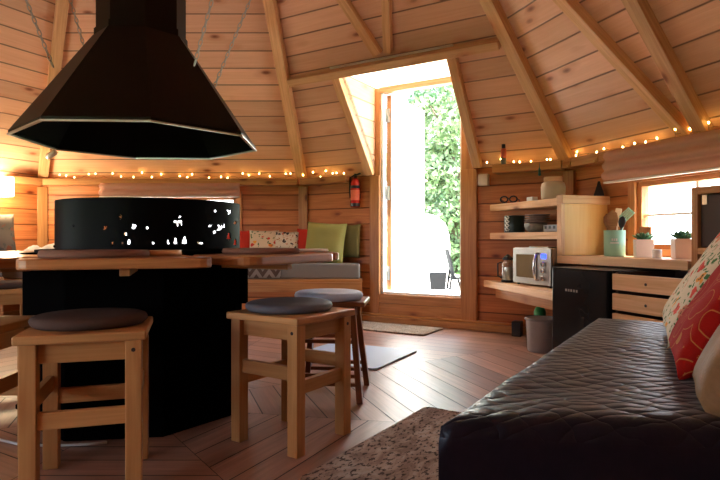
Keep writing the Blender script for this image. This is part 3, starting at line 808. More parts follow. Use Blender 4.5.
# ------------------------------------------------------------------ stools
def make_stool():
    t = thing('wooden_stool', 'x', 'stool')
    S = .165
    mb = MB(); mb.box((-S, -S, .432), (S, S, .457)); mb.build('seat', 'stool', t, .005, False)
    for sx_ in (-1, 1):
        for sy in (-1, 1):
            mb = MB(); mb.box((sx_*(S-.012)-.0225*1 if sx_ > 0 else sx_*(S-.012)-.0, sy*(S-.012)-.045 if sy > 0 else sy*(S-.012), 0), (0, 0, 0)) if 0 else None
            mb = MB(); cx_, cy_ = sx_*(S-.034), sy*(S-.034); mb.box((cx_-.0215, cy_-.0215, 0), (cx_+.0215, cy_+.0215, .432)); mb.build('leg', 'stool', t, .003, False)
    for k in range(4):
        R = Matrix.Rotation(k*PI/2, 3, 'Z'); ax = (R @ V((1, 0, 0)), R @ V((0, 1, 0)), V((0, 0, 1)))
        mb = MB(); mb.obox(R @ V((0, -(S-.034)+.006, .404)), (2*S-.111, .018, .056), ax); mb.build('apron', 'stool', t, .002, False)
        z = .222 if k % 2 == 0 else .268
        mb = MB(); mb.obox(R @ V((0, -(S-.034), z)), (2*S-.111, .02, .046), ax); mb.build('stretcher', 'stool', t, .002, False)
    for k in range(4):
        R = Matrix.Rotation(k*PI/2, 3, 'Z'); mb = MB()
        mb.lathe(R @ V((S-.034, -(S-.034)-.0218, .405)), [(.006, -.001), (.006, .001)], 8, R @ Matrix.Rotation(PI/2, 3, 'X'))
        mb.build('screw_cap', 'dark_int', t, 0, False)
    return t
st0 = make_stool(); GST = 'pine stools around the grill'
def place(o, x, y, rz, label, group=None):
    o.location = (x, y, 0); o.rotation_euler = (0, 0, rz); o['label'] = label
    if group: o['group'] = group
    return o
place(st0, -.80, 1.67, math.radians(17), 'square pine stool with round brown pad, nearest the camera at the left', GST)
place(copy_tree(st0), -.245, 2.03, math.radians(56), 'square pine stool with round blue-grey pad, standing cornerwise in the centre', GST)
place(copy_tree(st0), -1.92, 2.98, math.radians(35), 'square pine stool with pinkish pad at the left edge beyond the table', GST)
place(copy_tree(st0), -1.225, 1.72, math.radians(2), 'square pine stool half cut off by the left edge behind the nearest stool', GST)
def pad(x, y, z, r, mat, label, h=.03):
    t = (x, y, z); mb = MB()
    mb.lathe(t, [(r*.93, 0), (r*.99, h*.3), (r, h*.55), (r*.97, h*.85), (r*.90, h), (r*.5, h*.93), (.12*r, h*.80), (.004, h*.8)], 40)
    tag(mb.build('seat_pad', mat, loc=t), label, 'seat pad', 'round seat pads on the stools')
pad(-.815, 1.70, .458, .163, 'cush_brown', 'round dark brown seat pad on the nearest stool at the left')
pad(-.257, 2.045, .458, .158, 'cush_blue', 'round blue-grey seat pad on the cornerwise stool in the centre')
pad(-1.92, 2.98, .458, .155, 'cush_brown', 'round seat pad on the stool at the left edge beyond the table')

# dark stained step stool with splayed legs
ss = thing('step_stool', 'red-brown stained step stool with splayed legs and rungs behind the centre stool', 'stool', (-.13, 2.61, 0), math.radians(-6))
mb = MB(); mb.box((-.165, -.13, .415), (.165, .13, .437)); mb.build('seat', 'stool_dark', ss, .005, False)
for sx_ in (-1, 1):
    for sy in (-1, 1):
        mb = MB(); mb.beam((sx_*.105, sy*.085, .415), (sx_*.148, sy*.165, .002), .026, .04, (0, 1, 0)); mb.build('leg', 'stool_dark', ss, .003, False)
for sy in (-1, 1):
    for z in (.08, .115, .26, .285):
        f = (0.415-z)/.413
        mb = MB(); mb.beam((-.105-.043*f+.01, sy*(.085+.08*f), z), (.105+.043*f-.01, sy*(.085+.08*f), z), .022, .016); mb.build('rung', 'stool_dark', ss, .002, False)
mb = MB(); mb.box((-.125, -.09, .372), (.125, -.07, .414)); mb.box((-.125, .07, .372), (.125, .09, .414)); mb.build('apron', 'stool_dark', ss, .002, False)
pad(-.145, 2.60, .4385, .158, 'cush_light', 'round light blue seat pad on the red-brown step stool', .036)

# ------------------------------------------------------------------ benches
def in_off(i, t, o): q = wp(i, t, o, 0); return (q.x, q.y)
bn = thing('bench', 'pine bench with grey seat cushion along the back wall left of the door', 'bench', (-1.4, 5.0, 0))
poly = [(-2.70, 4.82), (.02, 4.82), (.02, 4.965), (-.53, 5.295), (-2.97, 5.295), (-3.17, 4.90), (-2.78, 4.68)]
mb = MB(); mb.box((-2.70, 4.83, 0), (.015, 4.85, .345)); mb.build('front_panel', 'wall', bn, 0)
mb = MB(); mb.prism(poly, .345, .374); mb.build('seat_board', 'trim', bn, .003)
mb = MB(); mb.box((-2.68, 4.805, .265), (.01, 4.828, .344)); mb.build('seat_rail', 'trim', bn, .002)
mb = MB(); mb.box((0, 4.85, 0), (.018, 4.96, .344)); mb.build('end_panel', 'trim', bn)
poly2 = [(-2.69, 4.835), (.0, 4.835), (.0, 4.955), (-.53, 5.285), (-2.95, 5.285), (-3.15, 4.90), (-2.78, 4.70)]
mb = MB(); mb.prism(poly2, .375, .508); mb.build('seat_cushion', 'grey_fab', bn, .018, seg=3)
bl = thing('bench', 'pine bench along the wall under the bright lamp at the left edge', 'bench', wp(7, 1.3, .25, 0))
def wallbench(i, t0, t1, d0, root, cm):
    mb = MB(); wbox(mb, i, t0, t1, 0, .385, d0-.03, d0-.01); mb.build('front_panel', 'trim', root)
    mb = MB(); wbox(mb, i, t0, t1, .385, .412, .03, d0); mb.build('seat_board', 'trim', root, .003)
    mb = MB(); wbox(mb, i, t0, t1, .413, .505, .04, d0-.01); mb.build('seat_cushion', cm, root, .018, seg=3)
wallbench(7, .2, 1.93, .5, bl, 'grey_fab')

def mat_at(pos, fwd, up=(0, 0, 1), roll=0):
    z = V(fwd).normalized(); x = V(up).cross(z).normalized(); y = z.cross(x)
    m = Matrix((x, y, z)).transposed().to_4x4(); return Matrix.Translation(V(pos)) @ m @ Matrix.Rotation(roll, 4, 'Z')
def cushion(pos, fwd, w, h, t, mat, label, group=None, roll=0, name='cushion'):
    mb = MB(); mb.pillow(mat_at(pos, fwd, roll=roll), w, h, t)
    o = mb.build(name, mat, loc=pos); return tag(o, label, 'cushion', group)
GB = 'cushions on the back bench'
cushion((-1.13, 5.165, .655), (0, -1, .28), .30, .30, .11, 'red_fab', 'red cushion on the back bench next to the wind shield', GB)
cushion((-.88, 5.135, .655), (.05, -1, .28), .27, .30, .11, 'floral_orange', 'cream cushion with orange flowers on the back bench', GB)
cushion((-.665, 5.125, .65), (-.05, -1, .28), .24, .29, .11, 'floral_dark', 'cream cushion with black flower on the back bench', GB)
cushion((-.47, 5.12, .665), (-.2, -1, .28), .24, .31, .10, 'red_fab', 'red cushion on the back bench tucked behind the green cushion', GB)
cushion((-.31, 4.975, .685), (-.25, -1, .22), .37, .37, .12, 'olive', 'large olive green cushion at the right end of the back bench', GB, -.06)
cushion((-.085, 4.99, .70), (-.51, -.86, .06), .20, .30, .05, 'olive_dark', 'darker olive cushion behind the right edge of the large green cushion', GB)
# zigzag blanket folded over the bench front
mb = MB()
for k, (a, b) in enumerate((((-.96, 4.99, .512), (-.66, 4.825, .517)), )):
    prof = [(5.02, .5105), (4.84, .5105), (4.822, .508), (4.818, .49), (4.817, .385)]
    th = .008
    xs = [-.98+.30*q/10 for q in range(11)]
    R = [[mb.bm.verts.new((x, y-(0 if j < 2 else .004*math.sin(q*1.3)), z)) for j, (y, z) in enumerate(prof)] for q, x in enumerate(xs)]
    for q in range(10):
        for j in range(4):
            f = mb.bm.faces.new([R[q][j], R[q+1][j], R[q+1][j+1], R[q][j+1]]); f.smooth = True
            for l, (aa, bb) in zip(f.loops, ((q, j), (q+1, j), (q+1, j+1), (q, j+1))): l[mb.uv].uv = (xs[aa], [0, .18, .2, .22, .28][bb])
o = mb.build('folded_blanket', 'zebra', loc=(-.83, 4.83, .51), solid=.006); tag(o, 'grey and brown zigzag blanket folded over the front of the back bench', 'blanket')
cushion(wp(7, 2.00, .20, .73), (.80, -.62, .22), .38, .42, .12, 'floral_grey', 'grey cushion with faded flowers under the wall lamp at the left edge')
def throw_left():
    mb = MB(); n = 26; c0 = V((-2.74, 4.90, .508)); p, d, nn, L = fr(7); g_ = {}
    for i in range(n+1):
        for j in range(n+1):
            u, v = i/n*2-1, j/n*2-1; e = max(0, 1-u**4)*max(0, 1-v**4)
            z = .004+.20*e**.5*(.65+.5*mnoise.noise(V((u*1.5, v*1.5, 4))))+.014*e*mnoise.noise(V((u*9, v*9, 1)))
            g_[i, j] = mb.bm.verts.new(c0+d*u*.19*(1+.1*math.sin(v*5))-nn*v*.16*(1+.12*math.sin(u*6))+V((0, 0, max(.002, z))))
    for i in range(n):
        for j in range(n):
            f = mb.bm.faces.new([g_[i, j], g_[i+1, j], g_[i+1, j+1], g_[i, j+1]]); f.smooth = True
            for l, (a, b) in zip(f.loops, ((i, j), (i+1, j), (i+1, j+1), (i, j+1))): l[mb.uv].uv = (a/n*.4, b/n*.3)
    bot = [g_[i, 0] for i in range(n+1)]+[g_[n, j] for j in range(1, n+1)]+[g_[i, n] for i in range(n-1, -1, -1)]+[g_[0, j] for j in range(n-1, 0, -1)]
    mb.bm.faces.new(bot)
    tag(mb.build('fleece_throw', 'fleece', loc=c0), 'crumpled pale fleece throw on the bench at the left edge', 'blanket')
throw_left()

# wall lamp, spot lamp, extinguisher, switch block
lp = wp(7, 2.14, .10, 1.09)
lamp = thing('wall_lamp', 'glowing white box lamp on the wall at the left edge', 'lamp', lp)
p7, d7, n7, L7 = fr(7)
mb = MB(); mb.obox(lp+V((0, 0, .085)), (.14, .14, .17), (d7, n7, (0, 0, 1))); mb.build('lamp_shade', 'shade', lamp, .006)
mb = MB(); mb.obox(lp+n7*.086+V((0, 0, .085)), (.06, .026, .06), (d7, n7, (0, 0, 1))); mb.build('wall_mount', 'white', lamp)
pl = bpy.data.lights.new('lamp_glow', 'POINT'); pl.energy = 4; pl.color = (1, .80, .50); pl.shadow_soft_size = .06
plo = bpy.data.objects.new('lamp_glow', pl); COL.objects.link(plo); plo.location = lp-n7*.12+V((0, 0, .0))

sp = thing('spot_lamp', 'small silver spot lamp on the rafter behind the left edge of the hood', 'lamp', (-2.77, 5.03, 1.46))
Rm = Matrix.Rotation(math.radians(55), 3, 'Y')
mb = MB(); mb.lathe((-2.76, 4.98, 1.45), [(.022, -.02), (.028, 0), (.028, .07), (.018, .085)], 16, Rm); mb.build('spot_head', 'white_metal', sp)
mb = MB(); mb.tube([(-2.735, 4.985, 1.475), (-2.76, 5.01, 1.53), (-2.80, 5.06, 1.57)], .007, 6); mb.build('arm', 'steel', sp)

fe = wp(1, .60, .052, 1.0)
ext = thing('fire_extinguisher', 'small red fire extinguisher hung on the wall left of the door', 'fire extinguisher', fe)
mb = MB(); mb.lathe(fe, [(.036, 0), (.042, .01), (.042, .20), (.036, .235), (.018, .255)], 20); mb.build('cylinder', 'red', ext)
mb = MB(); mb.lathe(fe, [(.0428, .165), (.0428, .19)], 20, cap=False); mb.build('black_band', 'black_plastic', ext); mb = MB(); mb.lathe(fe, [(.0428, .005), (.0428, .035)], 20, cap=False); mb.build('black_band', 'black_plastic', ext)
mb = MB(); mb.lathe(fe, [(.0426, .06), (.0426, .15)], 20, cap=False); mb.build('label_sticker', 'orange_label', ext)
mb = MB(); mb.lathe(fe+V((0, 0, .255)), [(.014, 0), (.014, .03), (.009, .04)], 12); mb.obox(fe+V((.015, -.02, .285)), (.07, .016, .012), ((.85, -.5, .25), (.5, .85, 0), (0, 0, 1))); mb.tube([fe+V((-.01, -.01, .28)), fe+V((-.045, -.01, .26)), fe+V((-.05, -.01, .17)), fe+V((-.045, -.01, .08))], .006, 6); mb.build('valve_and_hose', 'black_plastic', ext)
mb = MB(); wbox(mb, 1, .575, .625, 1.08, 1.12, .001, .0105); mb.build('wall_bracket', 'black_plastic', ext)
mb = MB(); wbox(mb, 1, 1.722, 1.80, 1.135, 1.225, .001, .05); tag(mb.build('switch_box', 'pinkwhite', bevel=.004, loc=wp(1, 1.76, .0, 1.135)), 'pale switch box on the wall right of the door post', 'switch')

# ------------------------------------------------------------------ fairy lights
def fairy(i, t0, t1, n, label, name='fairy_lights', o=.085):
    root = thing(name, label, 'fairy lights', wp(i, (t0+t1)/2, o, ZE), 0, 'strings of warm fairy lights along the wall ledge')
    pts = []; m = n*4
    for k in range(m+1):
        t = t0+(t1-t0)*k/m
        pts.append(wp(i, t, o+.02*math.sin(k*1.7)+.012*random.uniform(-1, 1), ZE+.004+.012*max(0, math.sin(k*.9+i))+.008*random.random()))
    mb = MB(); mb.tube(pts, .0016, 5); mb.build('wire', 'copper_wire', root)
    for k in range(n):
        q = pts[min(m, k*4+random.randint(0, 3))]; hh = random.choice((.006, .006, .01, .028, .04))
        mb = MB(); mb.sphere((q.x, q.y, q.z+hh), .0054, 8, (1, 1, 1.35))
        b = mb.build('bulb', 'bulb', root)
        if hh > .02:
            mb = MB(); mb.tube([q, (q.x, q.y, q.z+hh-.006)], .0014, 4); mb.build('bulb_stem', 'copper_wire', b)
fairy(0, .06, 2.44, 24, 'string of warm fairy lights on the ledge of the back wall')
fairy(1, .06, .535, 7, 'string of warm fairy lights between the back corner and the fire extinguisher')
fairy(1, 1.79, 2.36, 7, 'string of warm fairy lights right of the door behind the spray bottle')
fairy(2, .05, 1.9, 17, 'string of warm fairy lights above the kitchen window blind')

# ------------------------------------------------------------------ kitchen corner
p2, d2, n2, L2 = fr(2); AX2 = (d2, n2, (0, 0, 1))
KC = PTS[2]
def kp(t, o, z=0): return wp(2, t, o, z)
def xy(v): return (v.x, v.y)
unit = thing('shelf_unit', 'open pine corner shelves with end panel tinted window-lit yellow right of the door', 'shelf', kp(.2, .2, 0))
PF = kp(.348, .363); PB = kp(.348, .004)
G = wp(1, L1-.611, .004, 0); Cc = KC+(V((CX, CY, 0))-KC).normalized()*.055
ang = math.atan2(d2.y, d2.x)
for z0, z1 in ((.935, .985), (.715, .765)):
    Ps = kp(.330, .363); Pb_ = kp(.330, .004)
    mb = MB(); mb.prism([xy(Ps), xy(G), xy(wp(1, L1-.05, .004, 0)), xy(Cc), xy(kp(.05, .004)), xy(Pb_)], z0, z1, ang); mb.build('shelf_board', 'shelf', unit, .004)
mb = MB(); wbox(mb, 2, .330, .352, .612, .945, .004, .363, 2); pn = mb.build('end_panel', 'panel', unit, .002)
mb = MB(); wbox(mb, 2, .312, .375, .945, 1.0, .004, .385); mb.build('end_cap', 'shelf', unit, .003)
mb = MB(); wbox(mb, 2, .310, .353, .612, .945, .35, .378); mb.build('front_post', 'shelf', unit, .002)
low = thing('low_shelf', 'thick pine shelf under the steel mini oven', 'shelf', kp(.3, .3, 0))
mb = MB(); mb.prism([xy(wp(1, L1-.66, .004, 0)), xy(kp(.565, .60)), xy(kp(.565, .022)), xy(kp(.05, .022)), xy(Cc), xy(wp(1, L1-.05, .004, 0))], .345, .395, ang); mb.build('board', 'shelf', low, .004)
mb = MB(); mb.prism([xy(wp(1, L1-.55, .05, 0)), xy(kp(.50, .50)), xy(kp(.50, .47)), xy(wp(1, L1-.52, .05, 0))], .27, .344, ang); mb.build('bearer', 'trim', low)
ctr = thing('worktop', 'pine kitchen worktop below the window', 'worktop', kp(.8, .2, .56))
mb = MB(); wbox(mb, 2, .312, 1.285, .56, .61, .004, .382); mb.build('board', 'shelf', ctr, .004)
mb = MB(); wbox(mb, 2, .58, 2.0, .50, .558, .004, .03); mb.build('wall_batten', 'trim', ctr)

fg = thing('mini_fridge', 'black mini fridge standing under the worktop', 'fridge', kp(.80, .40, 0))
mb = MB(); wbox(mb, 2, .578, 1.028, .02, .548, .13, .585); mb.build('body', 'fridge', fg, .006)
mb = MB(); wbox(mb, 2, .578, 1.028, .05, .548, .588, .628); dr = mb.build('door', 'fridge', fg, .012, seg=3)
mb = MB(); wbox(mb, 2, .579, 1.027, .5485, .551, .13, .628); mb.build('top_trim', 'black_plastic', fg)
mb = MB()
for k in range(5): wbox(mb, 2, .70+k*.022, .712+k*.022, .418, .432, .6282, .6292)
mb.build('badge', 'steel', dr)
mb = MB()
for t in (.6, 1.0):
    for o in (.16, .55): mb.lathe(kp(t, o, 0), [(.015, 0), (.015, .02)], 10)
mb.build('feet', 'black_plastic', fg)

du = thing('drawer_unit', 'pine drawer unit with three wide slatted fronts right of the mini fridge', 'drawers', kp(1.25, .4, 0))
mb = MB()
wbox(mb, 2, 1.045, 1.063, 0, .545, .20, .595); wbox(mb, 2, 1.452, 1.47, 0, .545, .20, .595); wbox(mb, 2, 1.063, 1.452, 0, .545, .20, .212)
wbox(mb, 2, 1.063, 1.452, 0, .02, .212, .595); mb.build('carcass', 'dark_int', du)  # dark brown stands in for the shade inside the drawers
for k, (z0, z1) in enumerate(((.455, .537), (.352, .437), (.25, .335), (.14, .232), (.03, .125))):
    mb = MB(); wbox(mb, 2, 1.043, 1.472, z0, z1, .596, .616); f = mb.build('drawer_front', 'shelf', du, .003)
    mb = MB(); mb.lathe(kp(1.258, .6165, (z0+z1)/2), [(.007, -.0005), (.007, .0015)], 10, Matrix((d2, V((0, 0, 1)), -n2)).transposed()); mb.build('dark_hole_patch', 'dark_int', f)  # dark disc on the front stands in for a shaded hole

cab = thing('wall_cabinet', 'pine cabinet with dark door standing on the right end of the worktop', 'cabinet', kp(1.8, .2, .56))
mb = MB(); wbox(mb, 2, 1.29, 1.325, .56, .965, .03, .365); mb.build('side', 'trim', cab, .003); mb = MB(); wbox(mb, 2, 2.265, 2.30, .56, .965, .03, .365); mb.build('side', 'trim', cab, .003)
for z0, z1 in ((.93, .965), (.64, .672), (.56, .585)):
    mb = MB(); wbox(mb, 2, 1.325, 2.265, z0, z1, .03, .365); mb.build('board', 'trim', cab, .003)
mb = MB(); wbox(mb, 2, 1.325, 2.265, .585, .93, .03, .04); mb.build('back', 'dark_int', cab)
mb = MB(); wbox(mb, 2, 1.33, 1.78, .676, .926, .33, .35); dd = mb.build('door', 'dark_int', cab, .003); tag(dd, 'dark brown door')
mb = MB(); wbox(mb, 2, 1.34, 1.365, .88, .925, .35, .354); mb.build('hinge', 'steel', dd)
mb = MB(); wbox(mb, 2, 1.80, 2.25, .676, .926, .33, .35); mb.build('door', 'dark_int', cab, .003)

# mini oven
Lf = V((1.10, 4.045, 0)); ovz = .3955
ov = thing('mini_oven', 'silver mini oven with glass door on the low shelf', 'oven', Lf+d2*.2+V((0, 0, ovz)))
def obx(mb, a0, a1, b0, b1, z0, z1):  # a along front, b backwards
    mb.obox(Lf+d2*((a0+a1)/2)+n2*((b0+b1)/2)+V((0, 0, ovz+(z0+z1)/2)), (a1-a0, b1-b0, z1-z0), AX2)
mb = MB(); obx(mb, 0, .42, .012, .25, .012, .262); mb.build('body', 'steel', ov, .006)
mb = MB(); obx(mb, 0, .42, 0, .012, .012, .258); fc = mb.build('front', 'steel', ov, .004)
mb = MB(); obx(mb, .04, .27, -.006, .0, .055, .215); dr = mb.build('glass_door', 'glass_dark', ov, .002)
mb = MB()
for a in (.042, .268): obx(mb, a-.008, a+.008, -.008, .0, .045, .225)
obx(mb, .034, .276, -.008, 0, .04, .055); obx(mb, .034, .276, -.008, 0, .215, .23); mb.build('door_rim', 'steel', dr)
mb = MB(); q = [Lf+d2*.295-n2*x+V((0, 0, ovz+z)) for x, z in ((.0, .045), (.026, .055), (.036, .09), (.038, .135), (.036, .18), (.026, .215), (0, .225))]; mb.tube(q, .0075, 8); mb.build('handle', 'chrome', dr)
mb = MB(); obx(mb, .325, .375, -.003, 0, .19, .222); mb.build('display', 'display', ov)
for z in (.06, .11, .155):
    mb = MB(); mb.lathe(Lf+d2*.35+V((0, 0, ovz+z)), [(.016, 0), (.016, .014), (.012, .018)], 16, Matrix((d2, V((0, 0, 1)), -n2)).transposed()); mb.build('knob', 'chrome', ov)
mb = MB()
for a in (.03, .39):
    for b in (.03, .22): mb.lathe(Lf+d2*a+n2*b+V((0, 0, ovz)), [(.012, 0), (.012, .012)], 10)
mb.build('feet', 'black_plastic', ov)
mb = MB(); obx(mb, .12, .33, .05, .22, .2625, .27); mb.build('top_tray', 'chrome', ov, .002)
kt = (1.105, 4.20, .3955)
ke = thing('glass_kettle', 'glass coffee jug with dark lid left of the mini oven', 'jug', kt)
mb = MB(); mb.lathe(kt, [(.045, .014), (.047, .02), (.045, .13), (.036, .165)], 20, cap=False); mb.build('jug', 'jar', ke, solid=.002)
mb = MB(); mb.lathe(kt, [(.048, 0), (.048, .016)], 20); mb.lathe((kt[0], kt[1], kt[2]+.166), [(.038, 0), (.04, .012), (.02, .03), (.006, .042)], 20); mb.build('lid_and_base', 'black_plastic', ke)
mb = MB(); mb.tube([(kt[0]-.045, kt[1]-.005, kt[2]+.15), (kt[0]-.078, kt[1]-.012, kt[2]+.14), (kt[0]-.078, kt[1]-.012, kt[2]+.05), (kt[0]-.047, kt[1]-.005, kt[2]+.03)], .006, 8); mb.build('handle', 'black_plastic', ke)
mb = MB(); mb.lathe(kt, [(.03, .017), (.041, .02), (.041, .11), (.004, .11)], 20); mb.build('milk', 'label_white', ke)

# things on the middle shelf
z = .766
def pot(name, c, prof, mat, label, cat, n=28, group=None):
    mb = MB(); mb.lathe(c, prof, n); return tag(mb.build(name, mat, loc=c), label, cat, group)
tin = thing('patterned_tin', 'dark green tin with white wavy edge on the middle shelf', 'tin', (1.145, 4.165, z))
mb = MB(); mb.lathe((1.145, 4.165, z), [(.072, 0), (.074, .004), (.074, .12), (.07, .124), (.066, .12), (.066, .01), (.003, .01)], 28); mb.build('body', 'dark_green', tin)
mb = MB(); mb.tube([(1.145+.0745*math.cos(a), 4.165+.0745*math.sin(a), z+.012+.105*k/14) for k in range(15) for a in [math.radians(-145+9*math.sin(k*1.6))]], .005, 6)
mb.tube([(1.145+.0745*math.cos(a), 4.165+.0745*math.sin(a), z+.012+.105*k/14) for k in range(15) for a in [math.radians(-160+9*math.sin(k*1.6+2))]], .005, 6); mb.build('wavy_pattern', 'label_white', tin)
pot('bowl', (1.245, 3.985, z), [(.04, 0), (.066, .012), (.078, .035), (.08, .062), (.076, .062), (.07, .03), (.02, .012), (.003, .012)], 'stone', 'grey stoneware bowl on the middle shelf beside the dark tin', 'bowl')
for k in range(4):
    pot('plate', (1.252+.002*k, 3.985, z+.0635+k*.016), [(.05, 0), (.086, .008), (.088, .012), (.083, .0125), (.045, .004), (.003, .004)], 'taupe', ('lowest', 'second lowest', 'second highest', 'topmost')[k]+' taupe dish of the stack on top of the grey bowl', 'dish', group='stack of taupe dishes')
cr_ = kp(.20, .285, z)
rk = thing('cutlery_rack', 'grey slotted plastic rack at the front of the middle shelf', 'rack', cr_)
mb = MB(); mb.obox(cr_+V((0, 0, .024)), (.19, .09, .048), AX2); mb.build('box', 'grey', rk, .004)
mb = MB()
for k in range(4): mb.obox(cr_+d2*(-.068+.045*k)-n2*.0455+V((0, 0, .03)), (.022, .002, .02), AX2)
mb.build('dark_slot_patches', 'black_plastic', rk)  # black plates on the face stand in for shaded openings
mg = kp(.255, .16, z)
m_ = thing('mug', 'white mug behind the grey rack on the middle shelf', 'mug', mg)
mb = MB(); mb.lathe(mg, [(.03, 0), (.038, .006), (.04, .09), (.037, .09), (.034, .01), (.003, .01)], 24); mb.build('cup', 'white', m_)
mb = MB(); mb.tube([mg+(-d2*.7-n2*.7)*(.038+.026*math.sin(a))+V((0, 0, .05+.03*math.cos(a))) for a in [PI*k/8 for k in range(9)]], .005, 8); mb.build('handle', 'white', m_)

# things on the top shelf
z = .986
jc = V((1.335, 3.885, z))
jr = thing('storage_jar', 'large cream storage jar with lid on the top shelf', 'jar', jc)
mb = MB(); mb.lathe(jc, [(.07, 0), (.08, .01), (.082, .09), (.075, .115), (.062, .125)], 28); mb.build('body', 'cream', jr)
mb = MB(); mb.lathe(jc+V((0, 0, .125)), [(.06, 0), (.062, .002), (.062, .03), (.058, .034), (.003, .034)], 28); mb.build('lid', 'shelf', jr)
gl = V((1.115, 4.215, z))
sg = thing('sunglasses', 'black sunglasses lying on the left end of the top shelf', 'glasses', gl)
mb = MB()
for s_ in (-1, 1):
    c = gl+d1*(.035*s_)+V((0, 0, .0295)); mb.tube([c+d1*.028*math.cos(a)+V((0, 0, .022*math.sin(a))) for a in [2*PI*k/14 for k in range(14)]], .006, 6, True)
mb.tube([gl+d1*-.008+V((0, 0, .036)), gl+d1*.008+V((0, 0, .034))], .003, 6); mb.build('frame', 'black_plastic', sg)
for s_ in (-1, 1):
    mb = MB(); mb.tube([gl+d1*.063*s_+V((0, 0, .03)), gl+d1*.063*s_+n1*.06+V((0, 0, .028)), gl+d1*.060*s_+n1*.085+V((0, 0, .008))], .003, 6); mb.build('temple', 'black_plastic', sg)
mb = MB(); c = V((1.225, 4.0, z)); mb.obox(c+V((0, 0, .015)), (.07, .045, .03), AX2); tag(mb.build('paper_box', 'white', bevel=.003, loc=c), 'small white box on the top shelf in front of the jar', 'box')
c = kp(.345, .07, 1.001); mb = MB(); mb.lathe(c, [(.045, 0), (.045, .01), (.016, .075), (.012, .095), (.004, .10)], 4, Matrix.Rotation(.4, 3, 'Z'), smooth=False); tag(mb.build('black_doorstop', 'black_plastic', loc=c), 'black wedge on top of the pine end panel next to the window blind', 'wedge')
# ledge things
c = wp(1, L1-.47, .112, ZE-.001)
sb = thing('spray_bottle', 'small red and grey bottle with black cap on the ledge right of the door', 'bottle', c)
mb = MB(); mb.lathe(c, [(.02, 0), (.02, .045)], 16); mb.build('bottle_foot', 'grey', sb)
mb = MB(); mb.lathe(c, [(.0205, .045), (.0205, .11), (.012, .12)], 16); mb.build('label_band', 'orange_label', sb)
mb = MB(); mb.lathe(c, [(.014, .12), (.014, .15)], 16); mb.build('cap', 'black_plastic', sb)
c = wp(1, L1-.20, .136, ZE-.075); mb = MB(); mb.lathe(c, [(.006, -.03), (.011, -.025), (.008, .02), (.003, .03), (.0012, .066)], 8); tag(mb.build('tassel', 'teal', loc=c), 'small teal tassel hanging from the ledge above the storage jar', 'ornament')
for t in (.14, .40):
    c = wp(2, t, .136, ZE-.05); mb = MB(); mb.tube([c+V((0, 0, .03))+n2*.006, c+V((0, 0, .0))-n2*.0, c-n2*.01-V((0, 0, .018)), c-n2*.022-V((0, 0, .008)), c-n2*.024], .0035, 6)
    tag(mb.build('cup_hook', 'brass', loc=c), 'brass cup hook in the ledge above the %s' % ('pine end panel' if t < .2 else 'left end of the window blind'), 'hook')

# worktop things
uz = .611
uc = kp(.62, .20, uz)
cn = thing('utensil_canister', 'mint green canister on the worktop', 'canister', uc)
mb = MB(); mb.lathe(uc, [(.055, 0), (.06, .004), (.062, .158), (.058, .158), (.055, .01), (.003, .01)], 28); mb.build('canister', 'mint', cn)
mb = MB()
v_ = (-uc+V((0, 0, 0))); v_.z = 0; v_.normalize(); s_ = V((-v_.y, v_.x, 0))
def lab(mb, x0, x1, z0, z1):
    a0, a1 = x0/.062, x1/.062; n = 4
    for k in range(n):
        A, B = a0+(a1-a0)*k/n, a0+(a1-a0)*(k+1)/n
        P = lambda a, zz: uc+(v_*math.cos(a)+s_*math.sin(a))*.0628+V((0, 0, zz))
        mb.face([P(A, z0), P(B, z0), P(B, z1), P(A, z1)])
for x in (-.016, -.004, .008): lab(mb, x, x+.007, .094, .108)
lab(mb, -.024, .024, .078, .085); mb.build('lettering', 'label_white', cn)
rv = V((.911, -.412, 0))
def utensil(bx, tx, dep, top, kind, mat, label, hw, hh, roll=0):
    b = uc+rv*bx+v_*(dep*.5)+V((0, 0, .014)); t_ = uc+rv*tx+v_*dep+V((0, 0, top)); d = (t_-b).normalized(); L = (t_-b).length
    u = thing(kind, label, 'utensil', b, 0, 'utensils in the mint canister'); side = d.cross(v_).normalized(); nn = side.cross(d)
    mb = MB(); mb.tube([b, b+d*(L-hh)], .0055, 8); mb.build('shaft', mat, u)
    mb = MB(); c = b+d*(L-hh*.52); R_ = Matrix((side, nn, d)).transposed() @ Matrix.Rotation(roll, 3, 'Y')
    if 'spoon' in kind or kind == 'ladle':
        mb.lathe(c, [(.002, -hh*.52), (hw*.7, -hh*.32), (hw, 0), (hw*.8, hh*.33), (.002, hh*.5)], 16, R_, sq=(1, .22))
    else:
        ax = [R_ @ V(a) for a in ((1, 0, 0), (0, 1, 0), (0, 0, 1))]
        if kind == 'slotted_turner':
            for k in range(-2, 3): mb.obox(c+ax[0]*k*hw*.42, (hw*.28, .006, hh), ax)
            mb.obox(c+ax[2]*hh*.46, (hw*2, .006, hh*.14), ax); mb.obox(c-ax[2]*hh*.4, (hw*2, .006, hh*.25), ax)
        else: mb.obox(c, (hw*2, .006, hh), ax)
    mb.build('head', mat, u, .002)
utensil(.0, -.045, .0, .262, 'wooden_spoon', 'spoonwood', 'dark wooden spoon leaning left in the mint canister', .026, .10)
utensil(-.005, -.012, .022, .285, 'wooden_spoon', 'spoonwood', 'broad dark wooden spoon in the middle of the mint canister', .032, .12)
utensil(.01, .018, -.02, .295, 'wooden_spatula', 'spoonpale', 'pale wooden spatula in the mint canister', .018, .11, .12)
utensil(.02, .045, .022, .245, 'ladle', 'black_plastic', 'black ladle leaning towards the window in the mint canister', .022, .075)
utensil(.0, .078, -.02, .29, 'slotted_turner', 'mint', 'mint green turner leaning right out of the mint canister', .026, .075, .5)
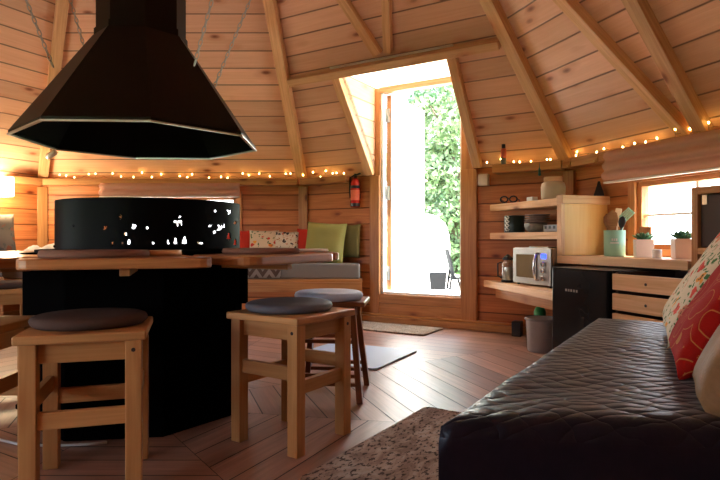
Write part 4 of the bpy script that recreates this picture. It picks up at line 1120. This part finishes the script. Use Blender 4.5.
c = kp(.46, .06, uz); mb = MB(); mb.obox(c+V((0, 0, .098)), (.10, .195, .016), [V(a) for a in mat_at(V((0, 0, 0)), -n2+d2*.35+V((0, 0, .2))).to_3x3().transposed()]); tag(mb.build('chopping_board', 'spoonwood', bevel=.006, loc=c), 'dark wooden board leaning on the wall left of the mint canister', 'chopping board')
c = kp(.73, .075, uz); mb = MB(); mb.obox(c+V((0, 0, .09)), (.07, .18, .016), [V(a) for a in mat_at(V((0, 0, 0)), -n2+d2*.5+V((0, 0, .15))).to_3x3().transposed()]); tag(mb.build('chopping_board', 'spoonwood', bevel=.006, loc=c), 'narrow wooden board leaning on the wall right of the mint canister', 'chopping board')
def succulent(c, label, s_=1.0):
    r = thing('succulent_pot', label, 'plant', c, 0, 'small succulents on the worktop')
    mb = MB(); R = Matrix.Rotation(.5, 3, 'Z'); mb.lathe(c, [(.053*s_, 0), (.056*s_, .085*s_), (.050*s_, .085*s_), (.048*s_, .07*s_)], 4, R, smooth=False); mb.build('pot', 'pinkwhite', r, .003)
    mb = MB(); mb.lathe(c, [(.043*s_, .071*s_), (.043*s_, .075*s_)], 4, R, smooth=False); mb.build('soil', 'soil', r)
    for k in range(14):
        a = k*2.4; tl = .45+.055*k; ln = .062*s_*(1-.02*k); d = V((math.cos(a)*math.cos(tl), math.sin(a)*math.cos(tl), math.sin(tl)))
        b = c+V((0, 0, .078*s_)); sd_ = d.cross(V((0, 0, 1))).normalized(); nn = sd_.cross(d)
        mb = MB(); mb.lathe(b, [(.003, 0), (.012*s_, ln*.4), (.011*s_, ln*.75), (.0008, ln)], 6, Matrix((sd_, nn, d)).transposed(), sq=(1, .5)); mb.build('succulent_leaf', 'succulent', r)
succulent(kp(.83, .19, uz), 'succulent in a small pale square pot next to the mint canister', 1.2)
succulent(kp(1.10, .20, uz), 'succulent in a small pale square pot beside the dark cabinet', 1.25)
c = kp(.98, .25, uz); mb = MB(); mb.lathe(c, [(.024, 0), (.025, .004), (.025, .045), (.02, .048), (.003, .046)], 18); tag(mb.build('candle', 'wax', loc=c), 'short white candle between the two succulents', 'candle')

# floor things by the kitchen
c = V((1.165, 3.60, 0)); bn_ = thing('waste_bin', 'small grey bin on the floor left of the mini fridge', 'bin', c)
mb = MB(); mb.lathe(c, [(.085, 0), (.09, .004), (.098, .195), (.104, .2), (.104, .21), (.095, .21), (.086, .012), (.003, .012)], 28); mb.build('tub', 'bin', bn_)
mb = MB(); mb.lathe(c, [(.106, .198), (.109, .205), (.106, .213)], 28, cap=False); mb.build('rim', 'grey', bn_)
c = V((1.235, 3.86, 0)); gb = thing('green_bottle', 'green bottle standing on the floor behind the grey bin', 'bottle', c)
mb = MB(); mb.lathe(c, [(.036, 0), (.04, .006), (.04, .215), (.032, .24), (.014, .258)], 20); mb.build('body', 'green_plastic', gb)
mb = MB(); mb.lathe(c, [(.014, .259), (.014, .285), (.004, .287)], 14); mb.build('cap', 'green_plastic', gb)
c = V((1.165, 4.16, 0)); mb = MB(); mb.obox(c+V((0, 0, .055)), (.07, .07, .11), (d1, n1, (0, 0, 1))); tag(mb.build('black_box', 'black_plastic', bevel=.006, loc=c), 'small black box on the floor against the baseboard under the low shelf', 'box')

# ------------------------------------------------------------------ rugs and mats
def flat(name, corners, h, mat, label, cat, ang=0):
    c = sum((V((x, y, 0)) for x, y in corners), V((0, 0, 0)))/len(corners)
    mb = MB(); mb.prism(rounded([(x, y, 0) for x, y in corners], .02, 3), .001, h, ang); return tag(mb.build(name, mat, bevel=.003, loc=c), label, cat)
mc = V((.25, 4.49, 0))
flat('doormat', [xy(mc+d1*a*.37+n1*b*.19) for a, b in ((-1, -1), (1, -1), (1, 1), (-1, 1))], .014, 'doormat', 'brown mottled doormat in front of the open door', 'mat', math.atan2(d1.y, d1.x))
e1, e2 = V((.28, .51, 0)).normalized(), V((-.877, .48, 0))
b0 = V((.085, 3.05, 0))
flat('floor_mat', [xy(b0), xy(b0+e1*.58), xy(b0+e1*.58+e2*.62), xy(b0+e2*.62)], .012, 'bluemat', 'light blue-grey mat on the floor between the stools and the door', 'mat', .5)
r1, r2 = V((-.54, -.84, 0)), V((.84, -.54, 0)); T = V((.275, 2.345, 0))
flat('rug', [xy(T), xy(T+r2*.60), xy(T+r2*.60+r1*1.9), xy(T+r1*1.9)], .018, 'rug', 'grey-brown mottled rug on the floor beside the bed', 'rug', math.atan2(.84, .54))
mb = MB(); mb.tube([(-1.62, 2.02, .006), (-1.42, 2.03, .006), (-1.28, 1.985, .006), (-1.17, 1.935, .006), (-1.05, 1.925, .006), (-.95, 1.935, .006), (-.88, 1.955, .006)], .005, 8)
tag(mb.build('cable', 'cable', loc=(-1.2, 1.85, 0)), 'white cable running over the floor behind the nearest stool', 'cable')

# ------------------------------------------------------------------ bed and pillows
P1, P2, P3, P4 = (.115, .824), (.795, 1.905), (1.925, 1.17), (1.60, .655)
def inset(poly, k):
    c = sum((V((*p, 0)) for p in poly), V((0, 0, 0)))/len(poly); return [xy(V((*p, 0))+(c-V((*p, 0))).normalized()*k) for p in poly]
bd = thing('bed', 'low bed under a dark quilted throw at the right', 'bed', (1.1, 1.13, 0))
ip = inset([P1, P2, P3, P4], .045)
mb = MB(); mb.prism(ip, 0, .24); mb.build('bed_base', 'trim', bd)
mb = MB(); mb.prism(ip, .241, .425); mb.build('mattress', 'white', bd, .02)
def throw():
    # grid over the bed plus skirts, rounded at the edges
    base = [V((*p, 0)) for p in (P1, P4, P3, P2)]; mb = MB(); n, m = 90, 70; r = .022; TZ = .45; skirt = .42
    Lu = (base[1]-base[0]).length; Lv = (base[3]-base[0]).length
    def edge(d):  # distance past the edge -> (outward, drop)
        if d <= -r: return d, 0
        a = (d+r)/r
        if a < PI/2: return -r+r*math.sin(a), r*(1-math.cos(a))
        return 0.0, r+(d+r-r*PI/2)
    us = [-skirt+(Lu+2*skirt)*i/n for i in range(n+1)]; vs = [-skirt+(Lv+2*skirt)*j/m for j in range(m+1)]
    g_ = {}
    for i, u in enumerate(us):
        for j, v in enumerate(vs):
            du_ = max(-u, u-Lu); dv_ = max(-v, v-Lv)
            if du_ > 0 and dv_ > 0 and False: continue
            ou, zu = edge(du_); ov_, zv = edge(dv_)
            uu = (-ou if -u > u-Lu else Lu+ou) if du_ > -r else u
            vv = (-ov_ if -v > v-Lv else Lv+ov_) if dv_ > -r else v
            fu, fv = uu/Lu, vv/Lv
            P = base[0]*(1-fu)*(1-fv)+base[1]*fu*(1-fv)+base[2]*fu*fv+base[3]*(1-fu)*fv
            z = TZ-max(zu, zv)
            if zu < .001 and zv < .001:
                z += .006*mnoise.noise(V((u*6, v*6, 2)))
                # diamond quilting, real relief
                pass
            g_[i, j] = mb.bm.verts.new((P.x, P.y, max(.015, z)))
    for i in range(n):
        for j in range(m):
            q = [(i, j), (i+1, j), (i+1, j+1), (i, j+1)]
            if len({tuple(round(x, 4) for x in g_[k].co) for k in q}) < 4:
                pass
            f = mb.bm.faces.new([g_[k] for k in q]); f.smooth = True
            for l, k in zip(f.loops, q): l[mb.uv].uv = (us[k[0]], vs[k[1]])
    bmesh.ops.remove_doubles(mb.bm, verts=mb.bm.verts, dist=.0005)
    o = mb.build('quilted_throw', 'quilt', loc=(.6, 1.1, .45)); tag(o, 'dark navy-brown quilted throw covering the bed', 'throw')
throw()
GP = 'cushions on the bed'
FB = (-.74, .38, .55)
cushion((.915, 1.42, .65), FB, .40, .46, .08, 'floral', 'cream cushion with red flowers and green leaves, farthest back on the bed', GP, .0)
cushion((.757, 1.14, .605), FB, .32, .38, .08, 'red_swirl', 'red cushion with gold swirls in front of the flowered cushion on the bed', GP, .0)
cushion((.645, .905, .555), FB, .26, .29, .09, 'gold', 'gold-brown cushion nearest the camera on the bed, beside the red one', GP, .0)

# ------------------------------------------------------------------ outside
GZ = -.05
mb = MB(); mb.box((-40, -30, GZ-.2), (40, 60, GZ-.012)); tag(mb.build('lawn', 'lawn'), 'green lawn around the hut', 'lawn', kind='structure')
mb = MB(); mb.prism([(-6, -3), (4.5, -3), (4.5, 4), (1.9, 8.2), (2.2, 14), (-6, 14)], GZ-.011, GZ); tag(mb.build('gravel_terrace', 'gravel'), 'pale gravel terrace outside the door', 'terrace', kind='structure')
c = V((1.22, 10.6, GZ)); tp = thing('covered_barbecue', 'white rounded cover outside seen through the door', 'garden cover', c)
mb = MB(); mb.lathe(c, [(.47, 0), (.48, .5), (.46, .85), (.38, 1.08), (.2, 1.22), (.01, 1.26)], 28); mb.build('cover_cloth', 'tarp', tp)
mb = MB(); mb.lathe(c, [(.485, .02), (.495, .05), (.485, .08)], 28, cap=False); mb.build('hem', 'tarp', tp)
c = V((1.21, 8.7, GZ)); mb = MB(); mb.lathe(c, [(.15, 0), (.19, .25), (.17, .25), (.165, .22), (.003, .22)], 4, Matrix.Rotation(.6, 3, 'Z'), smooth=False); tag(mb.build('planter', 'garden_grey', bevel=.006, loc=c), 'dark grey square planter on the gravel outside the door', 'planter')
c = V((1.43, 8.7, GZ)); gc = thing('folded_garden_chair', 'dark grey garden chair standing beside the planter outside', 'chair', c)
mb = MB(); mb.beam(c+V((-.09, 0, .62)), c+V((.02, 0, .16)), .30, .025, (1, 0, .25)); mb.build('backrest', 'garden_grey', gc)
mb = MB(); mb.obox(c+V((.08, 0, .17)), (.2, .30, .025)); mb.build('seat', 'garden_grey', gc)
for s_ in (-1, 1):
    mb = MB(); mb.beam(c+V((-.02, .13*s_, .3)), c+V((-.06, .13*s_, 0)), .025, .03, (1, 0, 0)); mb.build('leg', 'garden_grey', gc)
    mb = MB(); mb.beam(c+V((.1, .13*s_, .17)), c+V((.15, .13*s_, 0)), .025, .03, (1, 0, 0)); mb.build('leg', 'garden_grey', gc)
def tree(x, y, h, r, mat, label, seed):
    rd = random.Random(seed); c = V((x, y, GZ)); t = thing('tree', label, 'tree', c, 0, 'trees beyond the gravel terrace')
    mb = MB(); mb.tube([c, c+V((.05, .03, h*.3)), c+V((.0, .08, h*.6)), c+V((.06, 0, h*.9))], [.16, .12, .08, .02], 8)
    for k in range(7):
        a = rd.uniform(0, 6.28); z0 = h*rd.uniform(.2, .7); mb.tube([c+V((0, 0, z0)), c+V((math.cos(a)*r*.4, math.sin(a)*r*.4, z0+h*.1)), c+V((math.cos(a)*r*.8, math.sin(a)*r*.8, z0+h*.16))], [.05, .035, .01], 5)
    mb.build('trunk', 'bark', t)
    mb = MB(); blobs = []
    for k in range(34):
        a = rd.uniform(0, 6.28); zz = rd.uniform(.04, .97); rr = r*math.sqrt(rd.random())*(1-.55*max(0, zz-.45)/.55)
        blobs.append((V((math.cos(a)*rr, math.sin(a)*rr, zz*h)), r*rd.uniform(.22, .42)))
    for k in range(12000):
        b, br = blobs[k % 34]
        d = V((rd.gauss(0, 1), rd.gauss(0, 1), rd.gauss(0, .8))).normalized()*br*rd.random()**.35
        q = c+b+d; s_ = rd.uniform(.05, .10)
        u = V((rd.gauss(0, 1), rd.gauss(0, 1), rd.gauss(0, 1))).normalized(); w = u.cross(V((rd.gauss(0, 1), rd.gauss(0, 1), rd.gauss(0, 1)))).normalized()
        vs = [mb.bm.verts.new(q+u*s_), mb.bm.verts.new(q+w*s_*.55), mb.bm.verts.new(q-u*s_), mb.bm.verts.new(q-w*s_*.55)]; mb.bm.faces.new(vs)
    bm = mb.bm; me = bpy.data.meshes.new('foliage'); bm.transform(wmat(t).inverted()); bm.to_mesh(me); bm.free(); me.materials.append(M[mat])
    o = bpy.data.objects.new('foliage', me); COL.objects.link(o); o.parent = t
tree(2.2, 13.5, 5.0, 1.35, 'leaf1', 'leafy green tree in the right half of the door opening', 1)
tree(6.2, 16.5, 6.0, 1.6, 'leaf3', 'light green tree beyond the gravel, right of the door opening', 2)
tree(2.5, 18.6, 5.6, 1.7, 'leaf2', 'dark green tree in the middle of the door opening, behind the leafy one', 3)
tree(-1.8, 19.0, 6.0, 1.8, 'leaf1', 'green tree hidden mostly by the open door', 4)
tree(4.3, 25.0, 8.0, 2.2, 'leaf2', 'tall dark green tree farthest back at the right edge of the door opening', 5)
